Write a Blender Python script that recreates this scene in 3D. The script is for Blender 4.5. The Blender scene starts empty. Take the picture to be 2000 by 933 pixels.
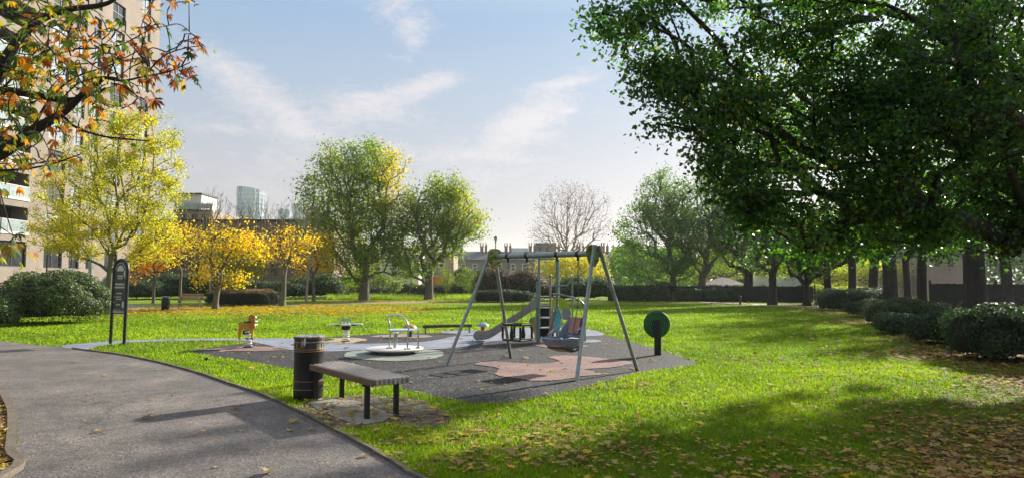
import bpy, math, random
import numpy as np
from mathutils import Vector, Matrix

SC = bpy.context.scene
COL = SC.collection
R = math.radians

# ------------------------------------------------------------------ camera, world, sun, exposure
FPX, HOR, CAMH = 1340.0, 548.0, 1.65
PITCH = math.atan((HOR - 466.5) / FPX)
cam_d = bpy.data.cameras.new('camera'); cam = bpy.data.objects.new('camera', cam_d); COL.objects.link(cam)
cam.location = (0, 0, CAMH); cam.rotation_euler = (math.pi / 2 + PITCH, 0, 0)
cam_d.sensor_width = 36; cam_d.lens = 36 * FPX / 2000; cam_d.clip_end = 6000; cam_d.clip_start = 0.05
SC.camera = cam
SUN_AZ, SUN_EL = R(44), R(23)            # azimuth measured from +Y towards +X
SC.view_settings.view_transform = 'Standard'; SC.view_settings.look = 'None'
SC.view_settings.gamma = 1; SC.view_settings.use_curve_mapping = False
SC.view_settings.exposure = 1.3
SC.cycles.use_denoising = True
SC.cycles.max_bounces = 8; SC.cycles.transparent_max_bounces = 8
SC.cycles.transmission_bounces = 5; SC.cycles.diffuse_bounces = 4; SC.cycles.glossy_bounces = 3; SC.cycles.volume_bounces = 1
SKY_K = 0.05

sl = bpy.data.lights.new('sun', 'SUN'); sl.energy = 5.0; sl.angle = R(1.2); sl.color = (1.0, 0.93, 0.80)
so = bpy.data.objects.new('sun', sl); COL.objects.link(so)
sd = Vector((math.sin(SUN_AZ) * math.cos(SUN_EL), math.cos(SUN_AZ) * math.cos(SUN_EL), math.sin(SUN_EL)))
so.rotation_euler = (-sd).to_track_quat('-Z', 'Y').to_euler(); so.location = (20, 20, 30)

def build_world():
    w = bpy.data.worlds.new('World'); SC.world = w; w.use_nodes = True
    nt = w.node_tree; N = nt.nodes; L = nt.links; N.clear()
    out = N.new('ShaderNodeOutputWorld'); bg = N.new('ShaderNodeBackground'); L.new(bg.outputs[0], out.inputs[0])
    bg.inputs[1].default_value = SKY_K
    sky = N.new('ShaderNodeTexSky'); sky.sky_type = 'NISHITA'; sky.sun_disc = False
    sky.sun_elevation = SUN_EL; sky.sun_rotation = SUN_AZ; sky.air_density = 1.3; sky.dust_density = 1.2; sky.ozone_density = 1.5
    tc = N.new('ShaderNodeTexCoord'); sep = N.new('ShaderNodeSeparateXYZ'); L.new(tc.outputs['Generated'], sep.inputs[0])
    def M(op, a, b=None, c=None, clamp=False):
        n = N.new('ShaderNodeMath'); n.operation = op; n.use_clamp = clamp
        for i, v in enumerate((a, b, c)):
            if v is None: continue
            if isinstance(v, (int, float)): n.inputs[i].default_value = v
            else: L.new(v, n.inputs[i])
        return n.outputs[0]
    def mix(f, a, b, t='MIX'):
        n = N.new('ShaderNodeMix'); n.data_type = 'RGBA'; n.blend_type = t
        for k, v in ((0, f), (6, a), (7, b)):
            if isinstance(v, (int, float)): n.inputs[k].default_value = v
            elif isinstance(v, tuple): n.inputs[k].default_value = v
            else: L.new(v, n.inputs[k])
        return n.outputs[2]
    x, y, z = sep.outputs
    az = M('ARCTAN2', x, y)
    hl = M('SQRT', M('ADD', M('MULTIPLY', x, x), M('MULTIPLY', y, y)))
    el = M('ARCTAN2', z, hl)
    def px2(px, py):
        dx = px - 1000
        return math.atan(dx / FPX), math.atan((HOR - py) / math.hypot(FPX, dx))
    # base gradient of the thin autumn sky, on top of the physical one
    v = 1 / SKY_K
    def C(r, g, b, k=1.0): return (r * v * k, g * v * k, b * v * k, 1)
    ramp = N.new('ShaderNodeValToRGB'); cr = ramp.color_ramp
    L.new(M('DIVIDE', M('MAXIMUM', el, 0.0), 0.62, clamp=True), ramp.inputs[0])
    cols = [(0.0, (0.262, 0.222, 0.208)), (0.10, (0.248, 0.222, 0.230)), (0.26, (0.226, 0.230, 0.256)), (0.45, (0.182, 0.225, 0.284)), (0.60, (0.140, 0.205, 0.296)), (0.76, (0.24, 0.28, 0.34)), (1.0, (0.28, 0.30, 0.34))]  # top stops: unseen sky overhead, made brighter than real as added fill for shade
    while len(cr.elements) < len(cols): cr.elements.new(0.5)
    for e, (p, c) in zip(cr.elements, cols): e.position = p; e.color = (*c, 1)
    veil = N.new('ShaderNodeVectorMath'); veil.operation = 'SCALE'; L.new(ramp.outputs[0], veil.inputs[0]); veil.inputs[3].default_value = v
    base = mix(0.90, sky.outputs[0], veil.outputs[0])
    # clouds: streaky noise inside soft patches of the sky
    cmb = N.new('ShaderNodeCombineXYZ')
    L.new(az, cmb.inputs[0]); L.new(M('MULTIPLY', el, 2.0), cmb.inputs[1])
    n1 = N.new('ShaderNodeTexNoise'); L.new(cmb.outputs[0], n1.inputs[0]); n1.inputs['Scale'].default_value = 7; n1.inputs['Detail'].default_value = 9; n1.inputs['Roughness'].default_value = 0.62; n1.inputs['Distortion'].default_value = 0.5
    n2 = N.new('ShaderNodeTexNoise'); L.new(cmb.outputs[0], n2.inputs[0]); n2.inputs['Scale'].default_value = 34; n2.inputs['Detail'].default_value = 8; n2.inputs['Roughness'].default_value = 0.7; n2.inputs['Distortion'].default_value = 1.2
    nz = M('ADD', M('MULTIPLY', n1.outputs[0], 0.5), M('MULTIPLY', n2.outputs[0], 0.5))
    tot = None
    blobs = [(775, 15, 75, 45, 20, 1.0), (800, 72, 26, 24, 70, .8), (765, 106, 70, 9, 5, .55), (690, 118, 26, 5, 8, .6),
             (735, 205, 90, 36, 0, 1.3), (830, 160, 75, 18, -12, 1.3), (500, 185, 135, 46, 32, 1.1), (430, 130, 80, 30, 20, .6), (420, 250, 120, 14, 0, .5), (900, 300, 160, 12, 4, .5), (555, 225, 40, 20, 30, .6),
             (1060, 200, 120, 36, -35, 1.1), (1040, 240, 120, 34, -12, .9), (1110, 155, 80, 8, -6, .9), (1112, 213, 14, 5, 0, 1.2),
             (450, 8, 30, 5, 0, .5), (350, 205, 120, 30, 0, .35), (560, 330, 260, 55, 0, .55), (1000, 330, 260, 60, 0, .5), (620, 262, 90, 14, 5, .35),
             (-300, 150, 240, 60, 10, .8), (2400, 100, 300, 80, 0, .8), (1700, -300, 500, 120, 10, .8), (300, -350, 400, 90, -10, .8)]
    for (px, py, a, b, th, k) in blobs:
        a0, e0 = px2(px, py); th = R(-th)
        da = M('SUBTRACT', az, a0); de = M('SUBTRACT', el, e0)
        u = M('ADD', M('MULTIPLY', da, math.cos(th) * FPX / a), M('MULTIPLY', de, math.sin(th) * FPX / a))
        w2 = M('ADD', M('MULTIPLY', da, -math.sin(th) * FPX / b), M('MULTIPLY', de, math.cos(th) * FPX / b))
        r2 = M('ADD', M('MULTIPLY', u, u), M('MULTIPLY', w2, w2))
        g = M('MULTIPLY', M('POWER', 2.718, M('MULTIPLY', r2, -0.9)), k)
        tot = g if tot is None else M('ADD', tot, g)
    mk = M('MULTIPLY', M('SUBTRACT', M('ADD', M('MULTIPLY', tot, 0.34), M('MULTIPLY', nz, 1.7)), 0.98), 2.3, clamp=True)
    mk = M('MULTIPLY', mk, M('MINIMUM', M('MULTIPLY', tot, 1.6), 1.0), clamp=True)
    col = mix(M('MULTIPLY', mk, 0.85), base, C(0.325, 0.308, 0.318))
    # glow round the sun (hidden by the trees on the right)
    sa, se = SUN_AZ, SUN_EL
    dot = N.new('ShaderNodeVectorMath'); dot.operation = 'DOT_PRODUCT'; L.new(tc.outputs['Generated'], dot.inputs[0]); dot.inputs[1].default_value = tuple(sd)
    ang = M('ARCCOSINE', M('MINIMUM', dot.outputs['Value'], 0.9999))
    gl = M('ADD', M('MULTIPLY', M('POWER', 2.718, M('MULTIPLY', ang, -4.0)), 0.55), M('MULTIPLY', M('POWER', 2.718, M('MULTIPLY', ang, -14)), 1.6))
    glow = mix(gl, (0, 0, 0, 1), C(0.55, 0.50, 0.44)); 
    gsc = N.new('ShaderNodeVectorMath'); gsc.operation = 'SCALE'; gsc.inputs[0].default_value = C(0.13, 0.12, 0.105)[:3]; L.new(gl, gsc.inputs[3])
    add = N.new('ShaderNodeVectorMath'); add.operation = 'ADD'; L.new(col, add.inputs[0]); L.new(gsc.outputs[0], add.inputs[1])
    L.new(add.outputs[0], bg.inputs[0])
build_world()

# ------------------------------------------------------------------ helpers
CP, SP = math.cos(PITCH), math.sin(PITCH)
def ray(px, py):
    a, b = px - 1000.0, 466.5 - py
    return np.array([a, FPX * CP - b * SP, FPX * SP + b * CP])
def G(px, py, z=0.0):                       # photo pixel -> point on the ground (or on height z)
    d = ray(px, py); t = (z - CAMH) / d[2]
    return np.array([d[0] * t, d[1] * t, z])
def at(px, py, Y):                          # photo pixel -> point at distance Y
    d = ray(px, py); t = Y / d[1]
    return np.array([d[0] * t, Y, CAMH + d[2] * t])

def tag(o, label=None, cat=None, group=None, kind=None):
    if label: o['label'] = label
    if cat: o['category'] = cat
    if group: o['group'] = group
    if kind: o['kind'] = kind
    return o
def thing(name, loc, label, cat, group=None, rz=0.0):
    o = bpy.data.objects.new(name, None); COL.objects.link(o)
    o.location = tuple(loc); o.rotation_euler = (0, 0, rz); o.empty_display_size = 0.2
    return tag(o, label, cat, group)
def copy_tree(o, parent=None):
    c = o.copy(); COL.objects.link(c)
    if parent is not None: c.parent = parent
    for ch in [k for k in bpy.data.objects if k.parent == o]: copy_tree(ch, c)
    return c

class MB:
    """collects shapes; build() links them as one mesh object"""
    def __init__(s): s.v = []; s.f = []; s.m = []; s.cur = 0
    def add(s, vs, fs):
        b = len(s.v); s.v.extend([tuple(map(float, p)) for p in vs]); s.f.extend([tuple(b + i for i in f) for f in fs]); s.m.extend([s.cur] * len(fs)); return s
    def box(s, c, size, rot=None, bev=0.0):
        x, y, z = [k / 2 for k in size]
        if bev <= 0:
            vs = [(a * x, b * y, d * z) for a in (-1, 1) for b in (-1, 1) for d in (-1, 1)]
            fs = [(0, 1, 3, 2), (4, 6, 7, 5), (0, 4, 5, 1), (2, 3, 7, 6), (0, 2, 6, 4), (1, 5, 7, 3)]
        else:
            b = min(bev, x * .9, y * .9, z * .9); vs = []; idx = {}
            for sx in (-1, 1):
                for sy in (-1, 1):
                    for sz in (-1, 1):
                        for k, p in enumerate(((sx * x, sy * (y - b), sz * (z - b)), (sx * (x - b), sy * y, sz * (z - b)), (sx * (x - b), sy * (y - b), sz * z))):
                            idx[(sx, sy, sz, k)] = len(vs); vs.append(p)
            I = lambda a, b_, c_, k: idx[(a, b_, c_, k)]
            fs = []
            for q in (-1, 1):
                o = [(-1, -1), (1, -1), (1, 1), (-1, 1)]
                for k, mk in ((0, lambda u, w: (q, u, w)), (1, lambda u, w: (u, q, w)), (2, lambda u, w: (u, w, q))):
                    f = [I(*mk(u, w), k) for u, w in o]
                    if (q > 0) == (k == 1): f.reverse()
                    fs.append(tuple(f))
            for a in (-1, 1):
                for c_ in (-1, 1):
                    for (k1, k2, mk) in ((1, 2, lambda t: (t, a, c_)), (0, 2, lambda t: (a, t, c_)), (0, 1, lambda t: (a, c_, t))):
                        fs.append((I(*mk(-1), k1), I(*mk(1), k1), I(*mk(1), k2), I(*mk(-1), k2)))
            for a in (-1, 1):
                for b_ in (-1, 1):
                    for c_ in (-1, 1): fs.append((I(a, b_, c_, 0), I(a, b_, c_, 1), I(a, b_, c_, 2)))
        m = Matrix.Identity(3) if rot is None else rot
        vs = [tuple(m @ Vector(p) + Vector(c)) for p in vs]
        return s.add(vs, fs)
    def tube(s, pts, r, k=8, caps=True, closed=False):
        P = [Vector(p) for p in pts]; n = len(P)
        rs = r if hasattr(r, '__len__') else [r] * n
        T = []
        for i in range(n):
            a = P[(i - 1) % n] if (closed or i > 0) else P[i]; b = P[(i + 1) % n] if (closed or i < n - 1) else P[i]
            T.append((b - a).normalized())
        u = T[0].orthogonal().normalized(); vs = []
        for i in range(n):
            if i: 
                q = T[i - 1].rotation_difference(T[i]); u = (q @ u)
            u = (u - T[i] * u.dot(T[i])).normalized(); w = T[i].cross(u)
            for j in range(k):
                a = 2 * math.pi * j / k; vs.append(P[i] + (u * math.cos(a) + w * math.sin(a)) * rs[i])
        fs = []
        for i in range(n if closed else n - 1):
            for j in range(k):
                a, b = i * k, ((i + 1) % n) * k; fs.append((a + j, a + (j + 1) % k, b + (j + 1) % k, b + j))
        if caps and not closed: fs += [tuple(reversed(range(k))), tuple((n - 1) * k + j for j in range(k))]
        return s.add(vs, fs)
    def lathe(s, prof, c=(0, 0, 0), k=32):
        vs = []; c = Vector(c)
        for (r, z) in prof:
            for j in range(k):
                a = 2 * math.pi * j / k; vs.append((c.x + r * math.cos(a), c.y + r * math.sin(a), c.z + z))
        fs = []
        for i in range(len(prof) - 1):
            for j in range(k): fs.append((i * k + j, i * k + (j + 1) % k, (i + 1) * k + (j + 1) % k, (i + 1) * k + j))
        fs += [tuple(reversed(range(k))), tuple((len(prof) - 1) * k + j for j in range(k))]
        return s.add(vs, fs)
    def prism(s, pts, d):                    # 3D polygon swept along vector d
        n = len(pts); P = [Vector(p) for p in pts]; D = Vector(d)
        vs = P + [p + D for p in P]
        fs = [tuple(range(n)), tuple(reversed(range(n, 2 * n)))] + [(i, n + i, n + (i + 1) % n, (i + 1) % n) for i in range(n)]
        return s.add(vs, fs)
    def build(s, name, mats, parent=None, smooth=False, rel=None):
        me = bpy.data.meshes.new(name)
        vs = s.v
        if rel is not None: vs = [(a - rel[0], b - rel[1], c - rel[2]) for a, b, c in vs]
        me.from_pydata(vs, [], s.f); me.update()
        if not isinstance(mats, (list, tuple)): mats = [mats]
        for m in mats: me.materials.append(m)
        if len(mats) > 1: me.polygons.foreach_set('material_index', s.m)
        if smooth: me.polygons.foreach_set('use_smooth', [True] * len(me.polygons)); me.set_sharp_from_angle(angle=R(38))
        import bmesh
        bm = bmesh.new(); bm.from_mesh(me); bmesh.ops.recalc_face_normals(bm, faces=bm.faces); bm.to_mesh(me); bm.free()
        o = bpy.data.objects.new(name, me); COL.objects.link(o)
        if parent is not None: o.parent = parent
        return o
def catmull(pts, seg=6, closed=True):
    P = [np.array(p, float) for p in pts]; n = len(P); out = []
    for i in range(n if closed else n - 1):
        if closed: p0, p1, p2, p3 = P[i - 1], P[i], P[(i + 1) % n], P[(i + 2) % n]
        else: p0, p1, p2, p3 = P[max(i - 1, 0)], P[i], P[i + 1], P[min(i + 2, n - 1)]
        for k in range(seg):
            t = k / seg; out.append(.5 * (2 * p1 + (p2 - p0) * t + (2 * p0 - 5 * p1 + 4 * p2 - p3) * t * t + (3 * p1 - p0 - 3 * p2 + p3) * t ** 3))
    if not closed: out.append(P[-1])
    return out
def mesh_np(name, V, F, mats, parent=None, tint=None, smooth=False, rel=None, mi=None):
    """V (n,3), F (m,k) with constant k"""
    V = np.asarray(V, np.float32)
    if rel is not None: V = V - np.array(rel, np.float32)
    F = np.asarray(F, np.int32); m, k = F.shape
    me = bpy.data.meshes.new(name); me.vertices.add(len(V)); me.vertices.foreach_set('co', V.ravel())
    me.loops.add(m * k); me.loops.foreach_set('vertex_index', F.ravel())
    me.polygons.add(m); me.polygons.foreach_set('loop_start', np.arange(m, dtype=np.int32) * k)
    if not isinstance(mats, (list, tuple)): mats = [mats]
    for q in mats: me.materials.append(q)
    if mi is not None: me.polygons.foreach_set('material_index', np.asarray(mi, np.int32))
    if smooth: me.polygons.foreach_set('use_smooth', np.ones(m, bool))
    if tint is not None:
        a = me.attributes.new('tint', 'FLOAT', 'FACE'); a.data.foreach_set('value', np.asarray(tint, np.float32))
    me.update(calc_edges=True)
    o = bpy.data.objects.new(name, me); COL.objects.link(o)
    if parent is not None: o.parent = parent
    return o

# ------------------------------------------------------------------ materials
def nodes_of(name):
    m = bpy.data.materials.new(name); m.use_nodes = True; nt = m.node_tree
    return m, nt, nt.nodes, nt.links, nt.nodes['Principled BSDF']
def ramp_node(N, stops):
    r = N.new('ShaderNodeValToRGB'); e = r.color_ramp.elements
    while len(e) < len(stops): e.new(.5)
    for q, (p, c) in zip(e, stops): q.position = p; q.color = (*c, 1)
    return r
def surf(name, c1, c2=None, scale=6, rough=.6, metal=0.0, bump=0.0, bscale=None, detail=6, spec=.4, c3=None, stretch=None, coat=0.0):
    m, nt, N, L, B = nodes_of(name)
    tc = N.new('ShaderNodeTexCoord'); mp = N.new('ShaderNodeMapping'); L.new(tc.outputs['Object'], mp.inputs[0])
    if stretch: mp.inputs['Scale'].default_value = stretch
    nz = N.new('ShaderNodeTexNoise'); L.new(mp.outputs[0], nz.inputs[0]); nz.inputs['Scale'].default_value = scale; nz.inputs['Detail'].default_value = detail; nz.inputs['Roughness'].default_value = .65
    c2 = c2 or tuple(k * .8 for k in c1)
    st = [(.33, c1), (.67, c2)] if c3 is None else [(.3, c1), (.52, c2), (.7, c3)]
    rp = ramp_node(N, st); L.new(nz.outputs[0], rp.inputs[0]); L.new(rp.outputs[0], B.inputs['Base Color'])
    B.inputs['Roughness'].default_value = rough; B.inputs['Metallic'].default_value = metal; B.inputs['Specular IOR Level'].default_value = spec
    if coat: B.inputs['Coat Weight'].default_value = coat
    if bump:
        n2 = N.new('ShaderNodeTexNoise'); L.new(mp.outputs[0], n2.inputs[0]); n2.inputs['Scale'].default_value = bscale or scale * 4; n2.inputs['Detail'].default_value = 5
        bp = N.new('ShaderNodeBump'); bp.inputs['Strength'].default_value = bump; bp.inputs['Distance'].default_value = .02; L.new(n2.outputs[0], bp.inputs['Height']); L.new(bp.outputs[0], B.inputs['Normal'])
    return m
def leafmat(name, stops, trans=.5, rough=.55, tmul=(1.5, 1.6, .7), gloss=.25):
    m, nt, N, L, B = nodes_of(name)
    at_ = N.new('ShaderNodeAttribute'); at_.attribute_name = 'tint'
    rp = ramp_node(N, stops); L.new(at_.outputs['Fac'], rp.inputs[0])
    L.new(rp.outputs[0], B.inputs['Base Color']); B.inputs['Roughness'].default_value = rough; B.inputs['Specular IOR Level'].default_value = gloss
    tr = N.new('ShaderNodeBsdfTranslucent'); mu = N.new('ShaderNodeVectorMath'); mu.operation = 'MULTIPLY'
    L.new(rp.outputs[0], mu.inputs[0]); mu.inputs[1].default_value = tmul; L.new(mu.outputs[0], tr.inputs[0])
    mx = N.new('ShaderNodeMixShader'); mx.inputs[0].default_value = trans; L.new(B.outputs[0], mx.inputs[1]); L.new(tr.outputs[0], mx.inputs[2])
    L.new(mx.outputs[0], N['Material Output'].inputs[0])
    return m

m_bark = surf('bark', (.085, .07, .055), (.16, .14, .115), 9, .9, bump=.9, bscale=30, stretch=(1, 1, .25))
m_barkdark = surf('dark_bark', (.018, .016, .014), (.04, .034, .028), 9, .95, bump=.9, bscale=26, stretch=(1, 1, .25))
m_barkgreen = surf('mossy_bark', (.10, .10, .06), (.17, .16, .11), 9, .9, bump=.7, bscale=30, stretch=(1, 1, .3))
m_birch = surf('birch_twigs', (.24, .19, .165), (.34, .29, .26), 5, .85)
GREEN = [(0, (.045, .09, .015)), (.35, (.11, .20, .028)), (.62, (.21, .28, .035)), (.82, (.42, .35, .03)), (1, (.58, .34, .02))]
m_leafgreen = leafmat('green_leaves', GREEN, .58)
m_leafyellow = leafmat('yellow_olive_leaves', [(0, (.16, .20, .03)), (.4, (.36, .36, .04)), (.75, (.55, .45, .04)), (1, (.60, .36, .02))], .55)
m_leafgold = leafmat('golden_leaves', [(0, (.17, .20, .02)), (.3, (.50, .38, .02)), (.7, (.75, .44, .015)), (1, (.66, .23, .015))], .58)
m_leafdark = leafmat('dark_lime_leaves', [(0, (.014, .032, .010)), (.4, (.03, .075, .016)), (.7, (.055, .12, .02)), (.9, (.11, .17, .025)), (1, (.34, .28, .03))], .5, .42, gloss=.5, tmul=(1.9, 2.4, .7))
m_leafchest = leafmat('chestnut_leaves', [(0, (.035, .09, .02)), (.35, (.12, .20, .025)), (.5, (.45, .36, .03)), (.7, (.50, .17, .012)), (.85, (.20, .05, .015)), (1, (.07, .03, .018))], .5, tmul=(1.6, 1.4, .7))
m_leafhedge = leafmat('hedge_leaves', [(0, (.03, .055, .018)), (.5, (.06, .105, .025)), (.85, (.11, .16, .04)), (1, (.20, .16, .06))], .25, .5, gloss=.4)
m_leafdull = leafmat('dark_shrub_leaves', [(0, (.028, .05, .030)), (.5, (.060, .105, .052)), (1, (.12, .17, .07))], .3, .5)
m_leafmound = leafmat('brown_topped_hedge_leaves', [(0, (.02, .03, .025)), (.45, (.04, .06, .04)), (.6, (.20, .13, .08)), (1, (.34, .24, .15))], .25, .6)
m_leafivy = leafmat('undergrowth_leaves', [(0, (.015, .035, .02)), (.5, (.035, .075, .035)), (.85, (.06, .11, .05)), (1, (.14, .10, .05))], .3, .6, gloss=.2)
m_leafbrown = leafmat('purple_brown_leaves', [(0, (.06, .035, .03)), (.5, (.12, .08, .055)), (1, (.2, .13, .08))], .3)
m_leafbright = leafmat('lit_yellow_green_leaves', [(0, (.16, .22, .02)), (.5, (.34, .38, .03)), (1, (.5, .46, .04))], .55)
m_leafhazy = leafmat('fresh_green_leaves', [(0, (.045, .10, .03)), (.5, (.10, .19, .045)), (.85, (.19, .27, .05)), (1, (.34, .32, .05))], .55)
m_hull = surf('shrub_inner_twigs', (.012, .018, .008), (.03, .035, .015), 12, .95, bump=.6)

m_asphalt = surf('path_asphalt', (.085, .08, .08), (.135, .125, .122), 1.2, .8, bump=.5, bscale=180, detail=10)
def asphalt():
    m, nt, N, L, B = nodes_of('worn_asphalt')
    tc = N.new('ShaderNodeTexCoord')
    def nz(s, d=6, st=None):
        n = N.new('ShaderNodeTexNoise'); n.inputs['Scale'].default_value = s; n.inputs['Detail'].default_value = d
        if st: mp = N.new('ShaderNodeMapping'); mp.inputs['Scale'].default_value = st; L.new(tc.outputs['Object'], mp.inputs[0]); L.new(mp.outputs[0], n.inputs[0])
        else: L.new(tc.outputs['Object'], n.inputs[0])
        return n.outputs[0]
    r1 = ramp_node(N, [(.3, (.082, .074, .072)), (.55, (.125, .111, .105)), (.72, (.172, .150, .136))]); L.new(nz(.9, 12), r1.inputs[0])
    vo = N.new('ShaderNodeTexVoronoi'); vo.inputs['Scale'].default_value = 55; L.new(tc.outputs['Object'], vo.inputs[0])
    r2 = ramp_node(N, [(0, (.30, .30, .31)), (.5, (.85, .85, .85)), (.8, (1.3, 1.27, 1.22)), (1, (2.3, 2.2, 2.1))]); L.new(vo.outputs['Color'], r2.inputs[0])
    mx = N.new('ShaderNodeMix'); mx.data_type = 'RGBA'; mx.blend_type = 'MULTIPLY'; mx.inputs[0].default_value = .9; L.new(r1.outputs[0], mx.inputs[6]); L.new(r2.outputs[0], mx.inputs[7])
    ck = N.new('ShaderNodeTexVoronoi'); ck.feature = 'DISTANCE_TO_EDGE'; ck.inputs['Scale'].default_value = .42
    wn = N.new('ShaderNodeTexNoise'); wn.inputs['Scale'].default_value = 2.2; wn.inputs['Detail'].default_value = 8; L.new(tc.outputs['Object'], wn.inputs[0])
    va = N.new('ShaderNodeVectorMath'); va.operation = 'MULTIPLY_ADD'; L.new(wn.outputs['Color'], va.inputs[0]); va.inputs[1].default_value = (.9, .9, 0); L.new(tc.outputs['Object'], va.inputs[2]); L.new(va.outputs[0], ck.inputs[0])
    rc = ramp_node(N, [(0, (.35, .34, .33)), (.004, (.6, .6, .6)), (.009, (1, 1, 1))]); L.new(ck.outputs['Distance'], rc.inputs[0])
    m3 = N.new('ShaderNodeMix'); m3.data_type = 'RGBA'; m3.blend_type = 'MULTIPLY'; mk = ramp_node(N, [(.48, (0, 0, 0)), (.56, (1, 1, 1))]); L.new(nz(.35, 3), mk.inputs[0]); L.new(mk.outputs[0], m3.inputs[0]); L.new(mx.outputs[2], m3.inputs[6]); L.new(rc.outputs[0], m3.inputs[7])
    st = ramp_node(N, [(.35, (.78, .77, .76)), (.5, (1, 1, 1)), (.68, (1.22, 1.17, 1.1))]); L.new(nz(3.5, 10), st.inputs[0])
    m4 = N.new('ShaderNodeMix'); m4.data_type = 'RGBA'; m4.blend_type = 'MULTIPLY'; m4.inputs[0].default_value = 1; L.new(m3.outputs[2], m4.inputs[6]); L.new(st.outputs[0], m4.inputs[7])
    L.new(m4.outputs[2], B.inputs['Base Color']); B.inputs['Roughness'].default_value = .72; B.inputs['Specular IOR Level'].default_value = .5
    bp = N.new('ShaderNodeBump'); bp.inputs['Strength'].default_value = .55; bp.inputs['Distance'].default_value = .006; L.new(vo.outputs['Distance'], bp.inputs['Height']); L.new(bp.outputs[0], B.inputs['Normal'])
    return m
m_asphalt = asphalt()
def granules(name, dark, light, pale, scale=60):
    m, nt, N, L, B = nodes_of(name)
    tc = N.new('ShaderNodeTexCoord'); vo = N.new('ShaderNodeTexVoronoi'); vo.inputs['Scale'].default_value = scale; L.new(tc.outputs['Object'], vo.inputs[0])
    sx = N.new('ShaderNodeSeparateXYZ'); L.new(vo.outputs['Color'], sx.inputs[0])
    r = ramp_node(N, [(.0, dark), (.6, light), (.85, light), (1, pale)]); L.new(sx.outputs[0], r.inputs[0])
    n = N.new('ShaderNodeTexNoise'); n.inputs['Scale'].default_value = 1.3; n.inputs['Detail'].default_value = 7; L.new(tc.outputs['Object'], n.inputs[0])
    r2 = ramp_node(N, [(.3, (.75, .75, .78)), (.7, (1.25, 1.2, 1.15))]); L.new(n.outputs[0], r2.inputs[0])
    mx = N.new('ShaderNodeMix'); mx.data_type = 'RGBA'; mx.blend_type = 'MULTIPLY'; mx.inputs[0].default_value = 1; L.new(r.outputs[0], mx.inputs[6]); L.new(r2.outputs[0], mx.inputs[7])
    L.new(mx.outputs[2], B.inputs['Base Color']); B.inputs['Roughness'].default_value = .85; B.inputs['Specular IOR Level'].default_value = .3
    bp = N.new('ShaderNodeBump'); bp.inputs['Strength'].default_value = .7; bp.inputs['Distance'].default_value = .008; L.new(vo.outputs['Distance'], bp.inputs['Height']); L.new(bp.outputs[0], B.inputs['Normal'])
    return m
m_rubber = granules('dark_rubber_crumb', (.004, .004, .005), (.024, .024, .027), (.17, .17, .18), 45)
m_bluepath = granules('blue_grey_surfacing', (.15, .17, .23), (.20, .225, .29), (.30, .32, .38), 90)
m_pinkpatch = granules('faded_pink_rubber', (.12, .08, .075), (.235, .150, .138), (.36, .26, .24), 60)
m_beigepatch = granules('beige_rubber', (.27, .22, .14), (.37, .31, .20), (.45, .4, .3), 90)
m_greypatch = granules('grey_green_rubber', (.14, .17, .15), (.21, .245, .215), (.3, .33, .30), 90)
m_mauve = granules('mauve_rubber', (.18, .14, .14), (.25, .20, .20), (.33, .28, .28), 90)
m_farpath = surf('pale_path', (.20, .20, .23), (.26, .26, .28), 1, .85, bump=.2)
m_sandpath = surf('sandy_path', (.42, .36, .28), (.3, .25, .18), 1.5, .9)
m_leafpath = surf('leaf_covered_path', (.20, .14, .09), (.34, .26, .15), 2.5, .9)
m_concrete = surf('concrete_pad', (.22, .20, .17), (.33, .31, .26), 3, .9, bump=.4, bscale=50)
m_mud = surf('bare_earth', (.055, .043, .033), (.10, .08, .062), 2.2, .95, bump=1.0, bscale=14, c3=(.16, .13, .10))
m_edging = surf('edging_boards', (.085, .065, .05), (.14, .115, .09), 6, .9, bump=.5, stretch=(1, 1, 1))

m_wood = surf('weathered_timber', (.30, .265, .24), (.44, .40, .37), 5, .5, bump=.35, bscale=60, stretch=(1, 1, 1))
m_woodbrown = surf('brown_timber_edge', (.12, .075, .055), (.19, .125, .095), 6, .7, bump=.3, bscale=60)
m_blackmetal = surf('black_powder_coat', (.008, .008, .009), (.016, .016, .017), 8, .45)
m_binblack = surf('bin_black', (.004, .0045, .005), (.010, .010, .010), 3, .48, bump=.08, bscale=8, spec=.5)
m_gold = surf('gold_band', (.40, .22, .07), (.22, .12, .05), 14, .5, metal=.3)
m_rust = surf('rusty_rim', (.18, .07, .03), (.03, .02, .015), 9, .8)
m_steelgalv = surf('galvanised_steel', (.22, .25, .25), (.32, .35, .35), 12, .42, metal=.75, bump=.05)
m_chrome = surf('stainless_steel', (.55, .54, .52), (.62, .62, .60), 4, .25, metal=1)
m_greysteel = surf('grey_green_tube', (.17, .21, .21), (.24, .28, .28), 9, .4, metal=.5)
m_chain = surf('dark_chain', (.05, .05, .05), (.12, .11, .10), 40, .5, metal=.7)
m_olive = surf('olive_plastic', (.10, .13, .012), (.16, .19, .02), 4, .5)
m_lime = surf('lime_panel', (.36, .45, .03), (.30, .38, .03), 4, .45)
m_teal = surf('turquoise_panel', (.12, .45, .55), (.10, .38, .47), 3, .45)
m_tealtube = surf('teal_tube', (.12, .26, .26), (.16, .32, .31), 6, .4, metal=.2)
m_panelgrey = surf('stone_grey_panel', (.23, .22, .20), (.28, .27, .245), 3, .55)
m_palegrey = surf('pale_grey_panel', (.50, .50, .47), (.42, .42, .40), 3, .5)
m_seatblue = surf('blue_grey_plastic', (.12, .15, .22), (.19, .22, .29), 3, .38)
m_seatpink = surf('faded_pink_pad', (.42, .20, .17), (.36, .17, .15), 4, .55)
m_black = surf('black_rubber', (.008, .008, .01), (.015, .015, .017), 8, .5)
m_underside = surf('dark_brown_shell', (.03, .02, .018), (.06, .035, .028), 4, .45)
m_mustard = surf('mustard_panel', (.56, .30, .025), (.47, .23, .02), 4, .45)
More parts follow.
